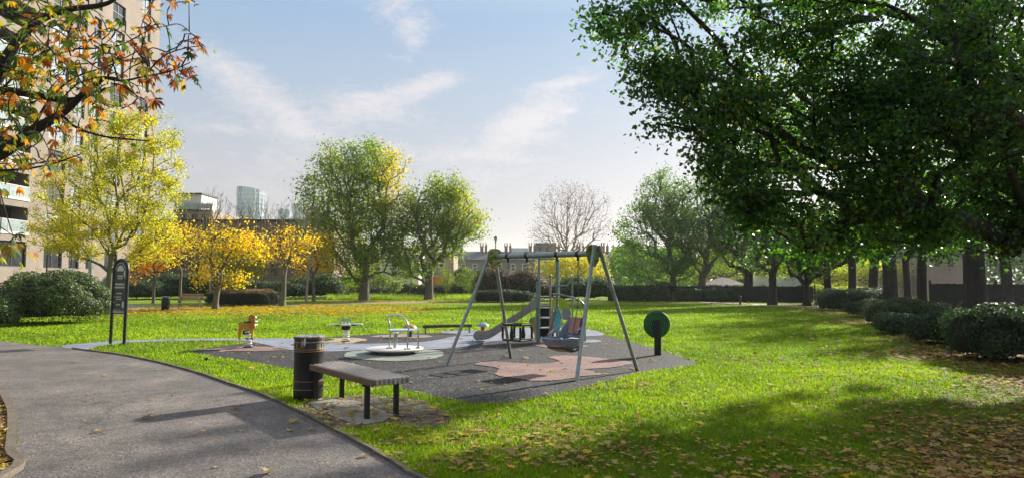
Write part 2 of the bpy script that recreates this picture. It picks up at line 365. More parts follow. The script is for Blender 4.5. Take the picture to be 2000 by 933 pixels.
m_orange = surf('orange_panel', (.48, .20, .03), (.40, .15, .02), 4, .45)
m_white = surf('white_paint', (.62, .62, .60), (.70, .70, .68), 5, .5)
m_cream = surf('cream_render', (.56, .53, .48), (.64, .61, .56), 2, .8)
m_red = surf('red_plastic', (.45, .06, .03), (.38, .05, .03), 5, .5)
m_bluecap = surf('blue_plastic', (.17, .30, .42), (.24, .36, .45), 5, .4)
m_browncap = surf('terracotta_plastic', (.42, .22, .11), (.36, .18, .09), 5, .5)
m_dkgreen = surf('dark_green_plastic', (.007, .045, .016), (.012, .065, .025), 6, .4)
m_dkgreen2 = surf('mid_green_plastic', (.04, .22, .08), (.05, .26, .09), 6, .4)
m_signface = surf('dark_green_signboard', (.012, .02, .014), (.018, .028, .02), 4, .4)
m_signmark = surf('pale_grey_lettering', (.42, .42, .38), (.5, .5, .46), 6, .6)
m_glassdark = surf('dark_window_glass', (.02, .025, .03), (.05, .055, .06), 1, .08, spec=.8)
m_glasspale = surf('sky_reflecting_glass', (.30, .36, .42), (.45, .50, .55), .6, .12, metal=.55)
m_frame = surf('dark_window_frame', (.03, .032, .036), None, 5, .5)
def brick(name, c1, c2, mortar, scale=1.0):
    m, nt, N, L, B = nodes_of(name)
    tc = N.new('ShaderNodeTexCoord'); b = N.new('ShaderNodeTexBrick')
    sx = N.new('ShaderNodeSeparateXYZ'); L.new(tc.outputs['Object'], sx.inputs[0]); ad = N.new('ShaderNodeMath'); L.new(sx.outputs[0], ad.inputs[0]); L.new(sx.outputs[1], ad.inputs[1])
    cb = N.new('ShaderNodeCombineXYZ'); L.new(ad.outputs[0], cb.inputs[0]); L.new(sx.outputs[2], cb.inputs[1]); L.new(cb.outputs[0], b.inputs[0])
    b.inputs['Color1'].default_value = (*c1, 1); b.inputs['Color2'].default_value = (*c2, 1); b.inputs['Mortar'].default_value = (*mortar, 1)
    b.inputs['Scale'].default_value = scale; b.inputs['Brick Width'].default_value = .23; b.inputs['Row Height'].default_value = .075; b.inputs['Mortar Size'].default_value = .008
    n = N.new('ShaderNodeTexNoise'); n.inputs['Scale'].default_value = .5; n.inputs['Detail'].default_value = 8; L.new(tc.outputs['Object'], n.inputs[0])
    r = ramp_node(N, [(.3, (.82, .82, .82)), (.7, (1.12, 1.1, 1.08))]); L.new(n.outputs[0], r.inputs[0])
    mx = N.new('ShaderNodeMix'); mx.data_type = 'RGBA'; mx.blend_type = 'MULTIPLY'; mx.inputs[0].default_value = 1; L.new(b.outputs[0], mx.inputs[6]); L.new(r.outputs[0], mx.inputs[7])
    L.new(mx.outputs[2], B.inputs['Base Color']); B.inputs['Roughness'].default_value = .9
    return m
m_brickbuff = brick('buff_brick', (.225, .182, .15), (.175, .14, .115), (.23, .205, .18))
m_brickbrown = brick('brown_brick', (.19, .125, .105), (.145, .095, .082), (.2, .17, .15))
m_brickstock = brick('stock_brick', (.27, .215, .16), (.22, .17, .13), (.28, .25, .21))
m_slate = surf('slate_roof', (.10, .105, .12), (.15, .155, .17), 3, .7)
m_pot = surf('terracotta_pots', (.28, .15, .10), (.22, .12, .09), 6, .8)
m_fencedark = surf('ivy_dark_boards', (.008, .013, .012), (.02, .03, .022), 2.2, .9)
m_fence = surf('dark_fence_boards', (.022, .024, .026), (.045, .046, .045), 3, .8, stretch=(14, 14, .6))
def towerglass():
    m, nt, N, L, B = nodes_of('curtain_wall_glass')
    tc = N.new('ShaderNodeTexCoord'); n = N.new('ShaderNodeTexNoise'); n.inputs['Scale'].default_value = .12; n.inputs['Detail'].default_value = 4
    mp = N.new('ShaderNodeMapping'); mp.inputs['Scale'].default_value = (1, 1, .35); L.new(tc.outputs['Object'], mp.inputs[0]); L.new(mp.outputs[0], n.inputs[0])
    r = ramp_node(N, [(.35, (.16, .25, .34)), (.65, (.42, .50, .56))]); L.new(n.outputs[0], r.inputs[0])
    L.new(r.outputs[0], B.inputs['Base Color']); B.inputs['Metallic'].default_value = .6; B.inputs['Roughness'].default_value = .18
    return m
m_tower = towerglass()

# ------------------------------------------------------------------ ground and surfaces
def poly2(pts): return np.array([(p[0], p[1]) for p in pts])
def inside(poly, X, Y):
    c = np.zeros(X.shape, bool); n = len(poly); j = n - 1
    for i in range(n):
        xi, yi = poly[i]; xj, yj = poly[j]
        if yi != yj:
            c ^= ((yi > Y) != (yj > Y)) & (X < (xj - xi) * (Y - yi) / (yj - yi) + xi)
        j = i
    return c
def gp(l): return [G(*p) for p in l]

edgeR_px = [(71, 673), (118, 677), (157, 683), (228, 692), (285, 703), (328, 713), (392, 731), (446, 750), (500, 768), (560, 795), (680, 857), (761, 903), (809, 933)]
edgeR = gp(edgeR_px) + [np.array(p) for p in ((0.1, 4.6, 0), (0.9, 3.2, 0), (1.7, 1.0, 0), (2.0, -3, 0), (2.0, -8, 0))]
edgeL = [np.array(p) for p in ((-4.0, -8, 0), (-4.05, 0, 0), (-4.1, 3.5, 0))] + gp([(21, 933), (30, 885), (32, 832), (27, 800), (9, 768)])
pathL = edgeL + [np.array(p) for p in ((-8.0, 10.5, 0), (-9.2, 12.0, 0), (-10.2, 13.4, 0), (-11.4, 14.6, 0), (-14, 15.4, 0), (-22, 15.6, 0), (-22, 19.4, 0))] + gp([(0, 665)])
path_poly = catmull(pathL, 4, False)[:-1] + catmull([G(0, 665)] + edgeR, 5, False)
edging_line = catmull(edgeR, 5, False)

rub_px = [(368, 686), (400, 680), (440, 675), (490, 668), (511, 669), (560, 680), (641, 684), (719, 681), (819, 680), (868, 680), (910, 672), (935, 664), (1000, 655), (1060, 650), (1140, 649), (1180, 654), (1230, 667), (1300, 687), (1362, 709), (1325, 717), (1250, 728), (1180, 746), (1100, 766), (1040, 780), (960, 787), (900, 784), (860, 776), (800, 763), (740, 741), (640, 728), (560, 719), (480, 705), (420, 696), (380, 690)]
back_px = [(520, 667), (560, 664), (600, 663), (650, 658), (700, 654), (760, 651), (830, 650), (890, 650), (925, 655), (900, 664), (827, 672), (719, 677), (641, 675), (600, 670)]
blue_px = [(118, 676), (180, 669), (250, 664.5), (360, 661.5), (468, 660.5), (581, 661), (641, 669), (719, 671), (827, 667), (880, 658), (900, 653), (860, 649), (880, 646), (958, 644), (1020, 640), (1100, 640), (1160, 645), (1180, 654), (1140, 656), (1060, 659), (1000, 663), (950, 668), (915, 676), (868, 681), (819, 682), (719, 683), (641, 686), (560, 682), (511, 671), (470, 665.5), (360, 665.5), (260, 669), (200, 675), (160, 683.5)]
pink1_px = [(385, 684), (430, 680), (455, 681), (478, 676), (510, 677), (560, 679), (530, 682), (560, 683), (500, 686), (455, 685), (425, 688), (430, 684)]
beige_px = [(632, 668), (655, 663), (640, 661), (675, 660), (700, 660), (718, 664), (700, 667), (690, 670), (665, 671), (650, 670)]
mauve_px = [(723, 657), (750, 654), (790, 652), (830, 654), (845, 658), (800, 660), (750, 659)]
grey_px = [(671, 695), (682, 687), (712, 684), (735, 680), (775, 677), (815, 680), (838, 683), (862, 686), (867, 693), (850, 700), (815, 704), (775, 706), (735, 704), (705, 702), (680, 699)]
pink2_px = [(925, 711), (965, 706), (1040, 711), (1095, 706), (1070, 698), (1105, 694), (1160, 698), (1200, 702), (1238, 708), (1210, 716), (1170, 720), (1140, 722), (1180, 731), (1130, 736), (1090, 743), (1040, 744), (990, 737), (965, 730), (975, 720), (950, 715)]
pink3_px = [(1045, 675), (1075, 672), (1120, 673), (1150, 676), (1120, 680), (1075, 679)]
greyb_px = [(1100, 666), (1150, 663), (1175, 666), (1160, 669), (1110, 669)]
pad_px = [(600, 786), (622, 778), (700, 784), (772, 812), (745, 824), (700, 832), (660, 818), (620, 800)]
mud_px = [(577, 799), (600, 786), (640, 777), (700, 772), (760, 774), (815, 780), (850, 795), (880, 815), (868, 832), (820, 835), (770, 826), (740, 830), (700, 836), (660, 838), (625, 822)]
soilL = [np.array(p) for p in ((-4.12, -8, 0), (-4.17, 0, 0), (-4.2, 3.5, 0))] + gp([(15, 933), (24, 885), (26, 832), (21, 800), (2, 768)]) + [np.array(p) for p in ((-9, 10.1, 0), (-10, 6, 0), (-9, -8, 0))]
farpath_px = [(60, 612), (165, 609.5), (300, 607), (430, 601), (540, 598), (640, 594.5), (700, 592.5), (700, 591.3), (540, 594.5), (430, 596.5), (300, 596), (240, 594), (215, 589), (170, 586.5), (60, 587)]
leafpath_px = [(540, 598), (700, 593), (800, 591.5), (900, 589.5), (1000, 589), (1000, 587.8), (900, 588), (800, 588.5), (700, 590.3), (540, 596)]
sand_px = [(1370, 590), (1450, 594), (1560, 598.5), (1650, 600), (1760, 599), (1760, 595), (1650, 596), (1560, 595.5), (1450, 591.5), (1370, 588)]

def sheet(name, pts, mat, z):
    me = bpy.data.meshes.new(name)
    me.from_pydata([(p[0], p[1], z) for p in pts], [], [tuple(range(len(pts)))]); me.materials.append(mat)
    if me.polygons[0].normal.z < 0: me.flip_normals()
    o = bpy.data.objects.new(name, me); COL.objects.link(o); o['kind'] = 'structure'; return o
def sm(px, seg=5):
    P = catmull(gp(px), seg, True); rs = np.random.default_rng(len(px)); out = []
    for a, b in zip(P, P[1:] + P[:1]):                     # ragged worn edge
        k = max(1, min(8, int(np.linalg.norm(b - a) / .12))); n_ = np.array([-(b - a)[1], (b - a)[0], 0]); n_ /= (np.linalg.norm(n_) + 1e-9)
        for q in range(k): out.append(a + (b - a) * q / k + n_ * rs.normal(0, .014))
    return out
rub, back, blue, mudp, padp = sm(rub_px), sm(back_px), sm(blue_px), sm(mud_px), gp(pad_px)
HARD = [poly2(path_poly), poly2(rub), poly2(back), poly2(blue), poly2(sm(farpath_px)), poly2(sm(sand_px))]
P_path, P_rub, P_back, P_blue = HARD[:4]
P_mud, P_soil, P_leafpath = poly2(mudp), poly2(soilL), poly2(sm(leafpath_px))

barex = np.array([-10, 5.74, 8.8, 12, 16.75, 25, 42.5, 60, 200]); barev = np.array([-6, 2.3, 5.0, 7.0, 9.0, 12.4, 17.6, 26, 90])
def smooth(a, b, x): t = np.clip((x - a) / (b - a), 0, 1); return t * t * (3 - 2 * t)
def vnoise(x, y, s, seed=0):
    # cheap smooth value noise
    x = x / s + seed * 17.3; y = y / s + seed * 9.1
    xi, yi = np.floor(x), np.floor(y); fx, fy = x - xi, y - yi
    h = lambda a, b: np.modf(np.abs(np.sin(a * 127.1 + b * 311.7 + seed) * 43758.5453))[0]
    fx = fx * fx * (3 - 2 * fx); fy = fy * fy * (3 - 2 * fy)
    return (h(xi, yi) * (1 - fx) + h(xi + 1, yi) * fx) * (1 - fy) + (h(xi, yi + 1) * (1 - fx) + h(xi + 1, yi + 1) * fx) * fy
def bare(x, y):
    d = x - np.interp(y, barex, barev) + (vnoise(x, y, 2.2) - .5) * 3 + (vnoise(x, y, .5, 3) - .5) * 1.2
    return smooth(-1.0, 3.2, d) * (y > -20)
def wear(x, y):                               # scruffy thin turf by the bench and along the kerb
    d1 = np.hypot((x + .4) / 2.4, (y - 7.2) / 1.6)
    w = .75 * (1 - smooth(.4, 1.3, d1)) * (vnoise(x, y, .35, 5) > .35)
    w = np.maximum(w, .8 * smooth(.72, .88, vnoise(x, y, 1.1, 31) * .6 + vnoise(x, y, .3, 33) * .4))     # scattered thin patches
    d2 = np.minimum(np.hypot((x - 1.6) / 1.5, (y - 11.0) / .7), np.hypot((x - 4.6) / .9, (y - 14.2) / .6))   # trodden turf at the edge of the rubber
    return np.clip(np.maximum(w, .6 * (1 - smooth(.4, 1.4, d2)) * (vnoise(x, y, .25, 35) > .3)), 0, 1)

def lawn():
    def axis(a, b, n, p):                      # denser near the middle
        t = np.linspace(-1, 1, n); s = np.sign(t) * np.abs(t) ** p
        return np.where(s < 0, -s * a, s * b)
    xs = axis(-2500, 2500, 300, 4.2); ys = axis(-1200, 4500, 300, 4.2) + 8
    X, Y = np.meshgrid(xs, ys); V = np.stack([X, Y, np.zeros_like(X)], -1).reshape(-1, 3)
    i = np.arange(299); I, J = np.meshgrid(i, i); a = (J * 300 + I).ravel(); F = np.stack([a, a + 1, a + 301, a + 300], 1)
    m, nt, N, L, B = nodes_of('lawn')
    tc = N.new('ShaderNodeTexCoord')
    def nz(s, d=6):
        n = N.new('ShaderNodeTexNoise'); n.inputs['Scale'].default_value = s; n.inputs['Detail'].default_value = d; n.inputs['Roughness'].default_value = .7; L.new(tc.outputs['Object'], n.inputs[0]); return n.outputs[0]
    r1 = ramp_node(N, [(.3, (.085, .15, .008)), (.5, (.145, .235, .010)), (.7, (.22, .29, .016))]); L.new(nz(.35, 8), r1.inputs[0])
    r2 = ramp_node(N, [(.3, (.5, .55, .5)), (.7, (1.45, 1.35, 1.3))]); L.new(nz(9, 8), r2.inputs[0])
    mx = N.new('ShaderNodeMix'); mx.data_type = 'RGBA'; mx.blend_type = 'MULTIPLY'; mx.inputs[0].default_value = 1; L.new(r1.outputs[0], mx.inputs[6]); L.new(r2.outputs[0], mx.inputs[7])
    s1 = ramp_node(N, [(.3, (.05, .033, .018)), (.5, (.11, .070, .036)), (.7, (.19, .125, .065))]); L.new(nz(5, 10), s1.inputs[0])
    at_ = N.new('ShaderNodeAttribute'); at_.attribute_name = 'bare'
    m2 = N.new('ShaderNodeMix'); m2.data_type = 'RGBA'; L.new(at_.outputs['Fac'], m2.inputs[0]); L.new(mx.outputs[2], m2.inputs[6]); L.new(s1.outputs[0], m2.inputs[7])
    L.new(m2.outputs[2], B.inputs['Base Color']); B.inputs['Roughness'].default_value = .9; B.inputs['Specular IOR Level'].default_value = .15
    bp = N.new('ShaderNodeBump'); bp.inputs['Strength'].default_value = 1; bp.inputs['Distance'].default_value = .05; L.new(nz(30, 6), bp.inputs['Height']); L.new(bp.outputs[0], B.inputs['Normal'])
    o = mesh_np('lawn', V, F, m); a = o.data.attributes.new('bare', 'FLOAT', 'POINT')
    a.data.foreach_set('value', np.clip(bare(V[:, 0], V[:, 1]) + .6 * wear(V[:, 0], V[:, 1]), 0, 1).astype(np.float32)); o['kind'] = 'structure'
lawn()
sheet('asphalt_path', path_poly, m_asphalt, .006)
sheet('rubber_play_surface', rub, m_rubber, .006)
sheet('rubber_strip', back, m_rubber, .008)
sheet('blue_path', blue, m_bluepath, .012)
sheet('pink_ground_patch', sm(pink1_px, 3), m_pinkpatch, .016)
sheet('beige_ground_patch', sm(beige_px, 3), m_beigepatch, .016)
sheet('mauve_ground_patch', sm(mauve_px, 3), m_mauve, .016)
sheet('grey_ground_patch', sm(grey_px, 3), m_greypatch, .017)
sheet('pink_star_patch', sm(pink2_px, 2), m_pinkpatch, .016)
sheet('pink_ground_patch', sm(pink3_px, 3), m_pinkpatch, .016)
sheet('pale_ground_patch', sm(greyb_px, 3), m_bluepath, .016)
sheet('bare_earth_patch', mudp, m_mud, .008)
sheet('concrete_pad', padp, m_concrete, .014)
sheet('soil_verge', soilL, m_mud, .005)
sheet('far_path', sm(farpath_px), m_farpath, .01)
sheet('leafy_track', sm(leafpath_px), m_leafpath, .006)
sheet('sandy_path', sm(sand_px), m_sandpath, .01)
# leaf springs of the grey patch: paler petals
def strip(name, line, w, h, mat, side=1):
    mb = MB(); n = len(line); L_ = []
    for i in range(n):
        a, b = line[max(i - 1, 0)], line[min(i + 1, n - 1)]; t = (b - a)[:2]; t = t / (np.linalg.norm(t) + 1e-9); L_.append(np.array([t[1], -t[0]]) * side)
    vs = []; 
    for i in range(n):
        p = line[i][:2]; q = p + L_[i] * w
        j = .004 * math.sin(i * 2.3)
        vs += [(p[0], p[1], -.02), (p[0], p[1], h + j), (q[0], q[1], h + j), (q[0], q[1], -.02)]
    fs = []
    for i in range(n - 1):
        for k in range(3): fs.append((i * 4 + k, i * 4 + k + 1, i * 4 + 4 + k + 1, i * 4 + 4 + k))
    fs += [(0, 1, 2, 3), ((n - 1) * 4 + 3, (n - 1) * 4 + 2, (n - 1) * 4 + 1, (n - 1) * 4)]
    mb.add(vs, fs); o = mb.build(name, mat); o['kind'] = 'structure'; return o
strip('kerb_edging', edging_line[8:], .045, .035, m_edging, -1)
strip('kerb_edging', catmull(edgeL, 5, False), .085, .06, m_edging, -1)

# ------------------------------------------------------------------ grass and fallen leaves (uncountable)
rng = np.random.default_rng(7)
def hard(x, y):
    h = np.zeros(x.shape, bool)
    for p in HARD: h |= inside(p, x, y)
    return h
def grass(n=430000):
    u = rng.random(n); r = 4.2 * (48 / 4.2) ** u; a = rng.uniform(-R(47), R(47), n)
    x, y = r * np.sin(a), r * np.cos(a)
    keep = ~hard(x, y) & ~inside(P_soil, x, y)
    b = bare(x, y); w = wear(x, y)
    keep &= rng.random(n) > b * .95 + w * .5
    keep &= ~(inside(P_mud, x, y) & (rng.random(n) > .16 * (vnoise(x, y, .25, 12) > .55)))
    keep &= ~inside(poly2(padp), x, y)
    x, y, r, b = x[keep], y[keep], r[keep], b[keep]; n = len(x)
    clump = vnoise(x, y, .22, 2)
    h = (.018 + .024 * rng.random(n) + .024 * clump) * (1 + .2 * (r > 20)); w = np.maximum(.0032, r * .00055) * rng.uniform(.8, 1.4, n)
    th = rng.uniform(0, 2 * np.pi, n); dx, dy = np.cos(th), np.sin(th); ben = rng.uniform(.2, 1.1, n) * h; ph = rng.uniform(0, 2 * np.pi, n)
    bx, by = np.cos(ph) * ben, np.sin(ph) * ben
    V = np.empty((n, 5, 3), np.float32)
    for k, (s, q, hh) in enumerate(((-1, 0, 0), (1, 0, 0), (.8, .3, .55), (-.8, .3, .55))):
        V[:, k, 0] = x + dx * w * s + bx * q; V[:, k, 1] = y + dy * w * s + by * q; V[:, k, 2] = h * hh
    V[:, 4, 0] = x + bx; V[:, 4, 1] = y + by; V[:, 4, 2] = h
    V[:, 2, :2] = V[:, 2, :2] * 1; base = np.arange(n)[:, None] * 5
    # two triangles pairs -> all triangles (constant size faces)
    F = np.concatenate([base + [0, 1, 2], base + [0, 2, 3], base + [3, 2, 4]], 1).reshape(-1, 3)
    t = np.clip(.46 + .45 * (vnoise(x, y, 2.6, 1) - .5) + .25 * (vnoise(x, y, .6, 11) - .5) + .3 * (clump - .5) + rng.normal(0, .13, n) - .18 * b, 0, 1)
    m = leafmat('grass_blades', [(0, (.055, .115, .005)), (.4, (.135, .235, .006)), (.7, (.24, .36, .009)), (1, (.38, .42, .03))], .5, .5, tmul=(1.35, 1.35, .4), gloss=.2)
    o = mesh_np('grass', V.reshape(-1, 3), F, m, tint=np.repeat(t, 3)); tag(o, 'short bright green grass blades covering the park lawn', 'grass', kind='stuff')
grass()
def tallgrass(n=16000):
    px = rng.uniform(640, 940, n); y = rng.uniform(60, 66, n); x = (px - 1000) / FPX * y
    h = rng.uniform(.12, .5, n) * (.5 + vnoise(x, y, 1.0, 4)); th = rng.uniform(0, 6.28, n); w = .02
    V = np.empty((n, 3, 3), np.float32)
    V[:, 0] = np.stack([x - w * np.cos(th), y - w * np.sin(th), 0 * x], 1); V[:, 1] = np.stack([x + w * np.cos(th), y + w * np.sin(th), 0 * x], 1)
    V[:, 2] = np.stack([x + rng.normal(0, .08, n), y + rng.normal(0, .08, n), h], 1)
    m = leafmat('rough_grass', [(0, (.10, .2, .015)), (.6, (.22, .33, .03)), (1, (.4, .38, .09))], .5)
    o = mesh_np('rough_grass', V.reshape(-1, 3), np.arange(3 * n).reshape(-1, 3), m, tint=rng.random(n)); tag(o, 'strip of uncut rough grass along the far lawn edge', 'grass', kind='stuff')
tallgrass()

m_litter = leafmat('fallen_leaf_litter', [(0, (.10, .05, .025)), (.2, (.24, .115, .045)), (.4, (.38, .22, .10)), (.6, (.33, .235, .13)), (.78, (.46, .38, .09)), (.9, (.52, .33, .03)), (1, (.62, .34, .02))], .25, .8, gloss=.1)
STAR = np.array([(0, -.55), (.12, -.32), (.42, -.42), (.34, -.14), (.56, .08), (.28, .14), (.22, .30), (0, .58), (-.22, .30), (-.28, .14), (-.56, .08), (-.34, -.14), (-.42, -.42), (-.12, -.32)])
def leaf_star(x, y, z, size, th, tilt, curl):
    n = len(x); k = len(STAR)
    V = np.zeros((n, k + 1, 3), np.float32)
    c, s = np.cos(th)[:, None], np.sin(th)[:, None]
    lx = STAR[None, :, 0] * size[:, None]; ly = STAR[None, :, 1] * size[:, None]
    lz = curl[:, None] * np.abs(lx) * 1.0 + tilt[:, None] * ly
    V[:, :k, 0] = x[:, None] + lx * c - ly * s; V[:, :k, 1] = y[:, None] + lx * s + ly * c
    V[:, :k, 2] = z[:, None] + lz - lz.min(1, keepdims=True)
    V[:, k, 0] = x; V[:, k, 1] = y; V[:, k, 2] = z - lz.min(1)
    b = np.arange(n)[:, None, None] * (k + 1); i = np.arange(k)
    F = (b + np.stack([i, (i + 1) % k, np.full(k, k)], 1)[None]).reshape(-1, 3)
    return V.reshape(-1, 3), F, k
def litter():
    n = 420000; u = rng.random(n); r = 4.2 * (62 / 4.2) ** u; a = rng.uniform(-R(47), R(47), n); x, y = r * np.sin(a), r * np.cos(a)
    b = bare(x, y); wt = .010 + .95 * b ** 1.2
    g = smooth(-3.5, 3.5, x - np.interp(y, barex, barev) + 2.0); wt = np.maximum(wt, .15 * g * (y < 45))
    wt = np.maximum(wt, .055 * (y < 9.5) * (x > -2.0)); wt = np.maximum(wt, .30 * wear(x, y))
    oz = np.exp(-(((y - 40) / 6.5) ** 2)) * smooth(-26, -20, x) * (1 - smooth(-9, -2, x)); wt = np.maximum(wt, 1.5 * oz)
    oz2 = np.exp(-(((y - 56) / 3.5) ** 2)) * smooth(-26, -20, x) * (1 - smooth(-2, 6, x)); wt = np.maximum(wt, .6 * oz2)
    far = (y > 46) & (x > 8); wt = np.maximum(wt, .35 * far)
    wt *= (.25 + 1.1 * vnoise(x, y, .9, 6) ** 1.5 + .8 * vnoise(x, y, .28, 9) ** 2)
    inpath = inside(P_path, x, y); inr = inside(P_rub, x, y) | inside(P_back, x, y) | inside(P_blue, x, y)
    wt = np.where(inpath, .002, wt); wt = np.where(inr, .016, wt)
    wt = np.where(inside(P_mud, x, y), .16, wt); wt = np.where(inside(P_soil, x, y), 1.7, wt)
    wt = np.where((b > .3) & (y > 11), wt * 1.5, wt); k = rng.random(n) < wt * .60
    x, y, r, b, oz = x[k], y[k], r[k], b[k], np.maximum(oz, oz2)[k]; n = len(x)
    size = np.clip(rng.lognormal(math.log(.041), .46, n), .014, .12) * np.where(r > 12, np.clip(r / 12, 1, 2.0), 1); size[oz > .2] *= 1.35
    z = np.where(hard(x, y), .015, .012 + .03 * rng.random(n) * (1 - b))
    t = rng.beta(1.3, 1.1, n) * .9; t = np.where(rng.random(n) < .12, rng.uniform(.75, .9, n), t)
    t = np.where(rng.random(n) < oz * 1.3, rng.uniform(.8, 1, n), t); t = np.where(rng.random(n) < b * .42, rng.uniform(.08, .45, n), t)
    V, F, kk = leaf_star(x, y, z, size, rng.uniform(0, 6.28, n), rng.normal(0, .16, n), rng.uniform(-.1, .5, n) * (rng.random(n) < .8) + .05)
    o = mesh_np('fallen_leaves', V, F, m_litter, tint=np.repeat(t, kk)); tag(o, 'scattered dry brown, buff and yellow leaves lying on grass and earth', 'fallen leaves', kind='stuff')
    return n
NLIT = litter(); print('litter', NLIT)
# leaves one can single out on the path
for (px, py, s, t, lab) in [(525, 926, .15, .62, 'large pale maple leaf on the asphalt at the bottom of the frame'),
        (192, 845, .085, .55, 'small buff leaf on the left half of the asphalt path'),
        (285, 818, .11, .62, 'whitish curled leaf at the tip of the bin shadow on the path'),
        (574, 826, .13, .66, 'pale star shaped leaf on the path left of the bench legs'),
        (609, 841, .09, .6, 'narrow pale leaf on the path close to the kerb below the bench'),
        (300, 808, .05, .55, 'tiny fleck of leaf beside the whitish curled leaf on the path'),
        (512, 887, .05, .45, 'small brown leaf on the dark near part of the path'),
        (298, 781, .07, .5, 'faint curled leaf in the middle of the path before the bin shadow'),
        (40, 903, .12, .85, 'yellow leaf lying against the left kerb board'),
        (713, 893, .08, .3, 'rounded dark brown leaf on the path near the right kerb'),
        (115, 728, .05, .4, 'dark little leaf on the path far from the camera'),
        (650, 697, .001, .5, None)]:
    if lab is None: continue
    p = G(px, py); V, F, kk = leaf_star(np.array([0.]), np.array([0.]), np.array([0.0]), np.array([s]), np.array([px * .7]), np.array([.25]), np.array([.45]))
    o = mesh_np('fallen_leaf', V, F, m_litter, tint=np.full(kk, t)); o.location = (p[0], p[1], .012); tag(o, lab, 'leaf', 'single leaves lying on the asphalt path')

# ------------------------------------------------------------------ trees
def tubes_np(P, Q, r0, r1, k):
    n = len(P); D = Q - P; Ln = np.linalg.norm(D, axis=1, keepdims=True) + 1e-9; D = D / Ln
    ref = np.where(np.abs(D[:, 2:3]) < .9, np.array([[0, 0, 1.]]), np.array([[1., 0, 0]]))
    U = np.cross(D, ref); U /= np.linalg.norm(U, axis=1, keepdims=True); W = np.cross(D, U)
    a = np.arange(k) * 2 * np.pi / k; c, s = np.cos(a), np.sin(a)
    ring = U[:, None] * c[None, :, None] + W[:, None] * s[None, :, None]
    Qe = Q + D * r1[:, None] * .5
    V = np.concatenate([P[:, None] + ring * r0[:, None, None], Qe[:, None] + ring * r1[:, None, None]], 1).reshape(-1, 3)
    i = np.arange(k); f = np.stack([i, (i + 1) % k, k + (i + 1) % k, k + i], 1)
    F = (np.arange(n)[:, None, None] * 2 * k + f[None]).reshape(-1, 4)
    return V, F
def skeleton(rs, trunk, tips, bf=.35, seg=.45, wob=.12, droop=0.0):
    pos = [np.array(p, float) for p in trunk]; par = [-1] + list(range(len(trunk) - 1)); pl = [0.0]
    for i in range(1, len(trunk)): pl.append(pl[-1] + np.linalg.norm(pos[i] - pos[i - 1]))
    first = max(1, len(trunk) // 2); A = np.array(pos); PL = np.array(pl)
    base_pl = PL[first]
    order = np.argsort(np.linalg.norm(tips - A[-1], axis=1)); tipidx = []
    cap = 4096; buf = np.empty((cap, 3)); bpl = np.empty(cap); nn = len(pos); buf[:nn] = A; bpl[:nn] = PL
    for ti in order:
        t = tips[ti]; d = np.linalg.norm(buf[first:nn] - t, axis=1)
        above = np.maximum(0, buf[first:nn, 2] - t[2] + .1 * d)
        j = first + int(np.argmin(d + bf * (bpl[first:nn] - base_pl) + .8 * above * (0.25 if droop else 1)))
        d0 = np.linalg.norm(buf[j] - t); k = max(1, int(d0 / seg)); p0 = buf[j].copy(); prev = j
        side = rs.normal(0, 1, 3) * wob * d0 * .5
        for q in range(1, k + 1):
            f = q / k; b = 4 * f * (1 - f)
            p = p0 + (t - p0) * f + side * b * .5 + np.array([0, 0, .10 * d0 * b]) + np.array([0, 0, droop * d0 * b])
            if q < k: p = p + rs.normal(0, wob * .25 * seg, 3)
            if nn >= cap:
                cap *= 2; buf = np.resize(buf, (cap, 3)); bpl = np.resize(bpl, cap)
            buf[nn] = p; bpl[nn] = bpl[prev] + np.linalg.norm(p - buf[prev]); par.append(prev); prev = nn; nn += 1
        tipidx.append(prev)
    pos = buf[:nn].copy(); par = np.array(par); cnt = np.zeros(nn); cnt[tipidx] = 1
    for i in range(nn - 1, 0, -1): cnt[par[i]] += cnt[i]
    return pos, par, cnt, tipidx
def leafquads(rs, C, size, nrm=None, flat=0.0, aspect=.62):
    n = len(C); N_ = rs.normal(0, 1, (n, 3)); N_[:, 2] += flat
    if nrm is not None: N_ = N_ * .55 + nrm
    N_ /= np.linalg.norm(N_, axis=1, keepdims=True); T = np.cross(N_, rs.normal(0, 1, (n, 3))); T /= np.linalg.norm(T, axis=1, keepdims=True); B_ = np.cross(N_, T)
    s = size[:, None]; V = np.empty((n, 4, 3))
    V[:, 0] = C - T * s * .5; V[:, 1] = C + B_ * s * .5 * aspect + N_ * s * .07 - T * s * .05; V[:, 2] = C + T * s * .5; V[:, 3] = C - B_ * s * .5 * aspect + N_ * s * .07 - T * s * .05
    return V.reshape(-1, 3), np.arange(4 * n).reshape(-1, 4)
def crown_pts(rs, blobs, n, shell=.55):
    """blobs (x,y,z,rx,ry,rz) in tree space, filled mostly in the outer shell"""
    vol = np.array([b[3] * b[4] * b[5] for b in blobs]) ** .8; vol /= vol.sum(); out = []
    for b, v in zip(blobs, vol):
        k = max(3, int(n * v)); d = rs.normal(0, 1, (k, 3)); d /= np.linalg.norm(d, axis=1, keepdims=True)
        r = shell + (1 - shell) * rs.random((k, 1)) ** .6; r = np.where(rs.random((k, 1)) < .25, rs.random((k, 1)) ** .5 * shell, r)
        out.append(np.array(b[:3]) + d * r * np.array(b[3:]))
    return np.concatenate(out)
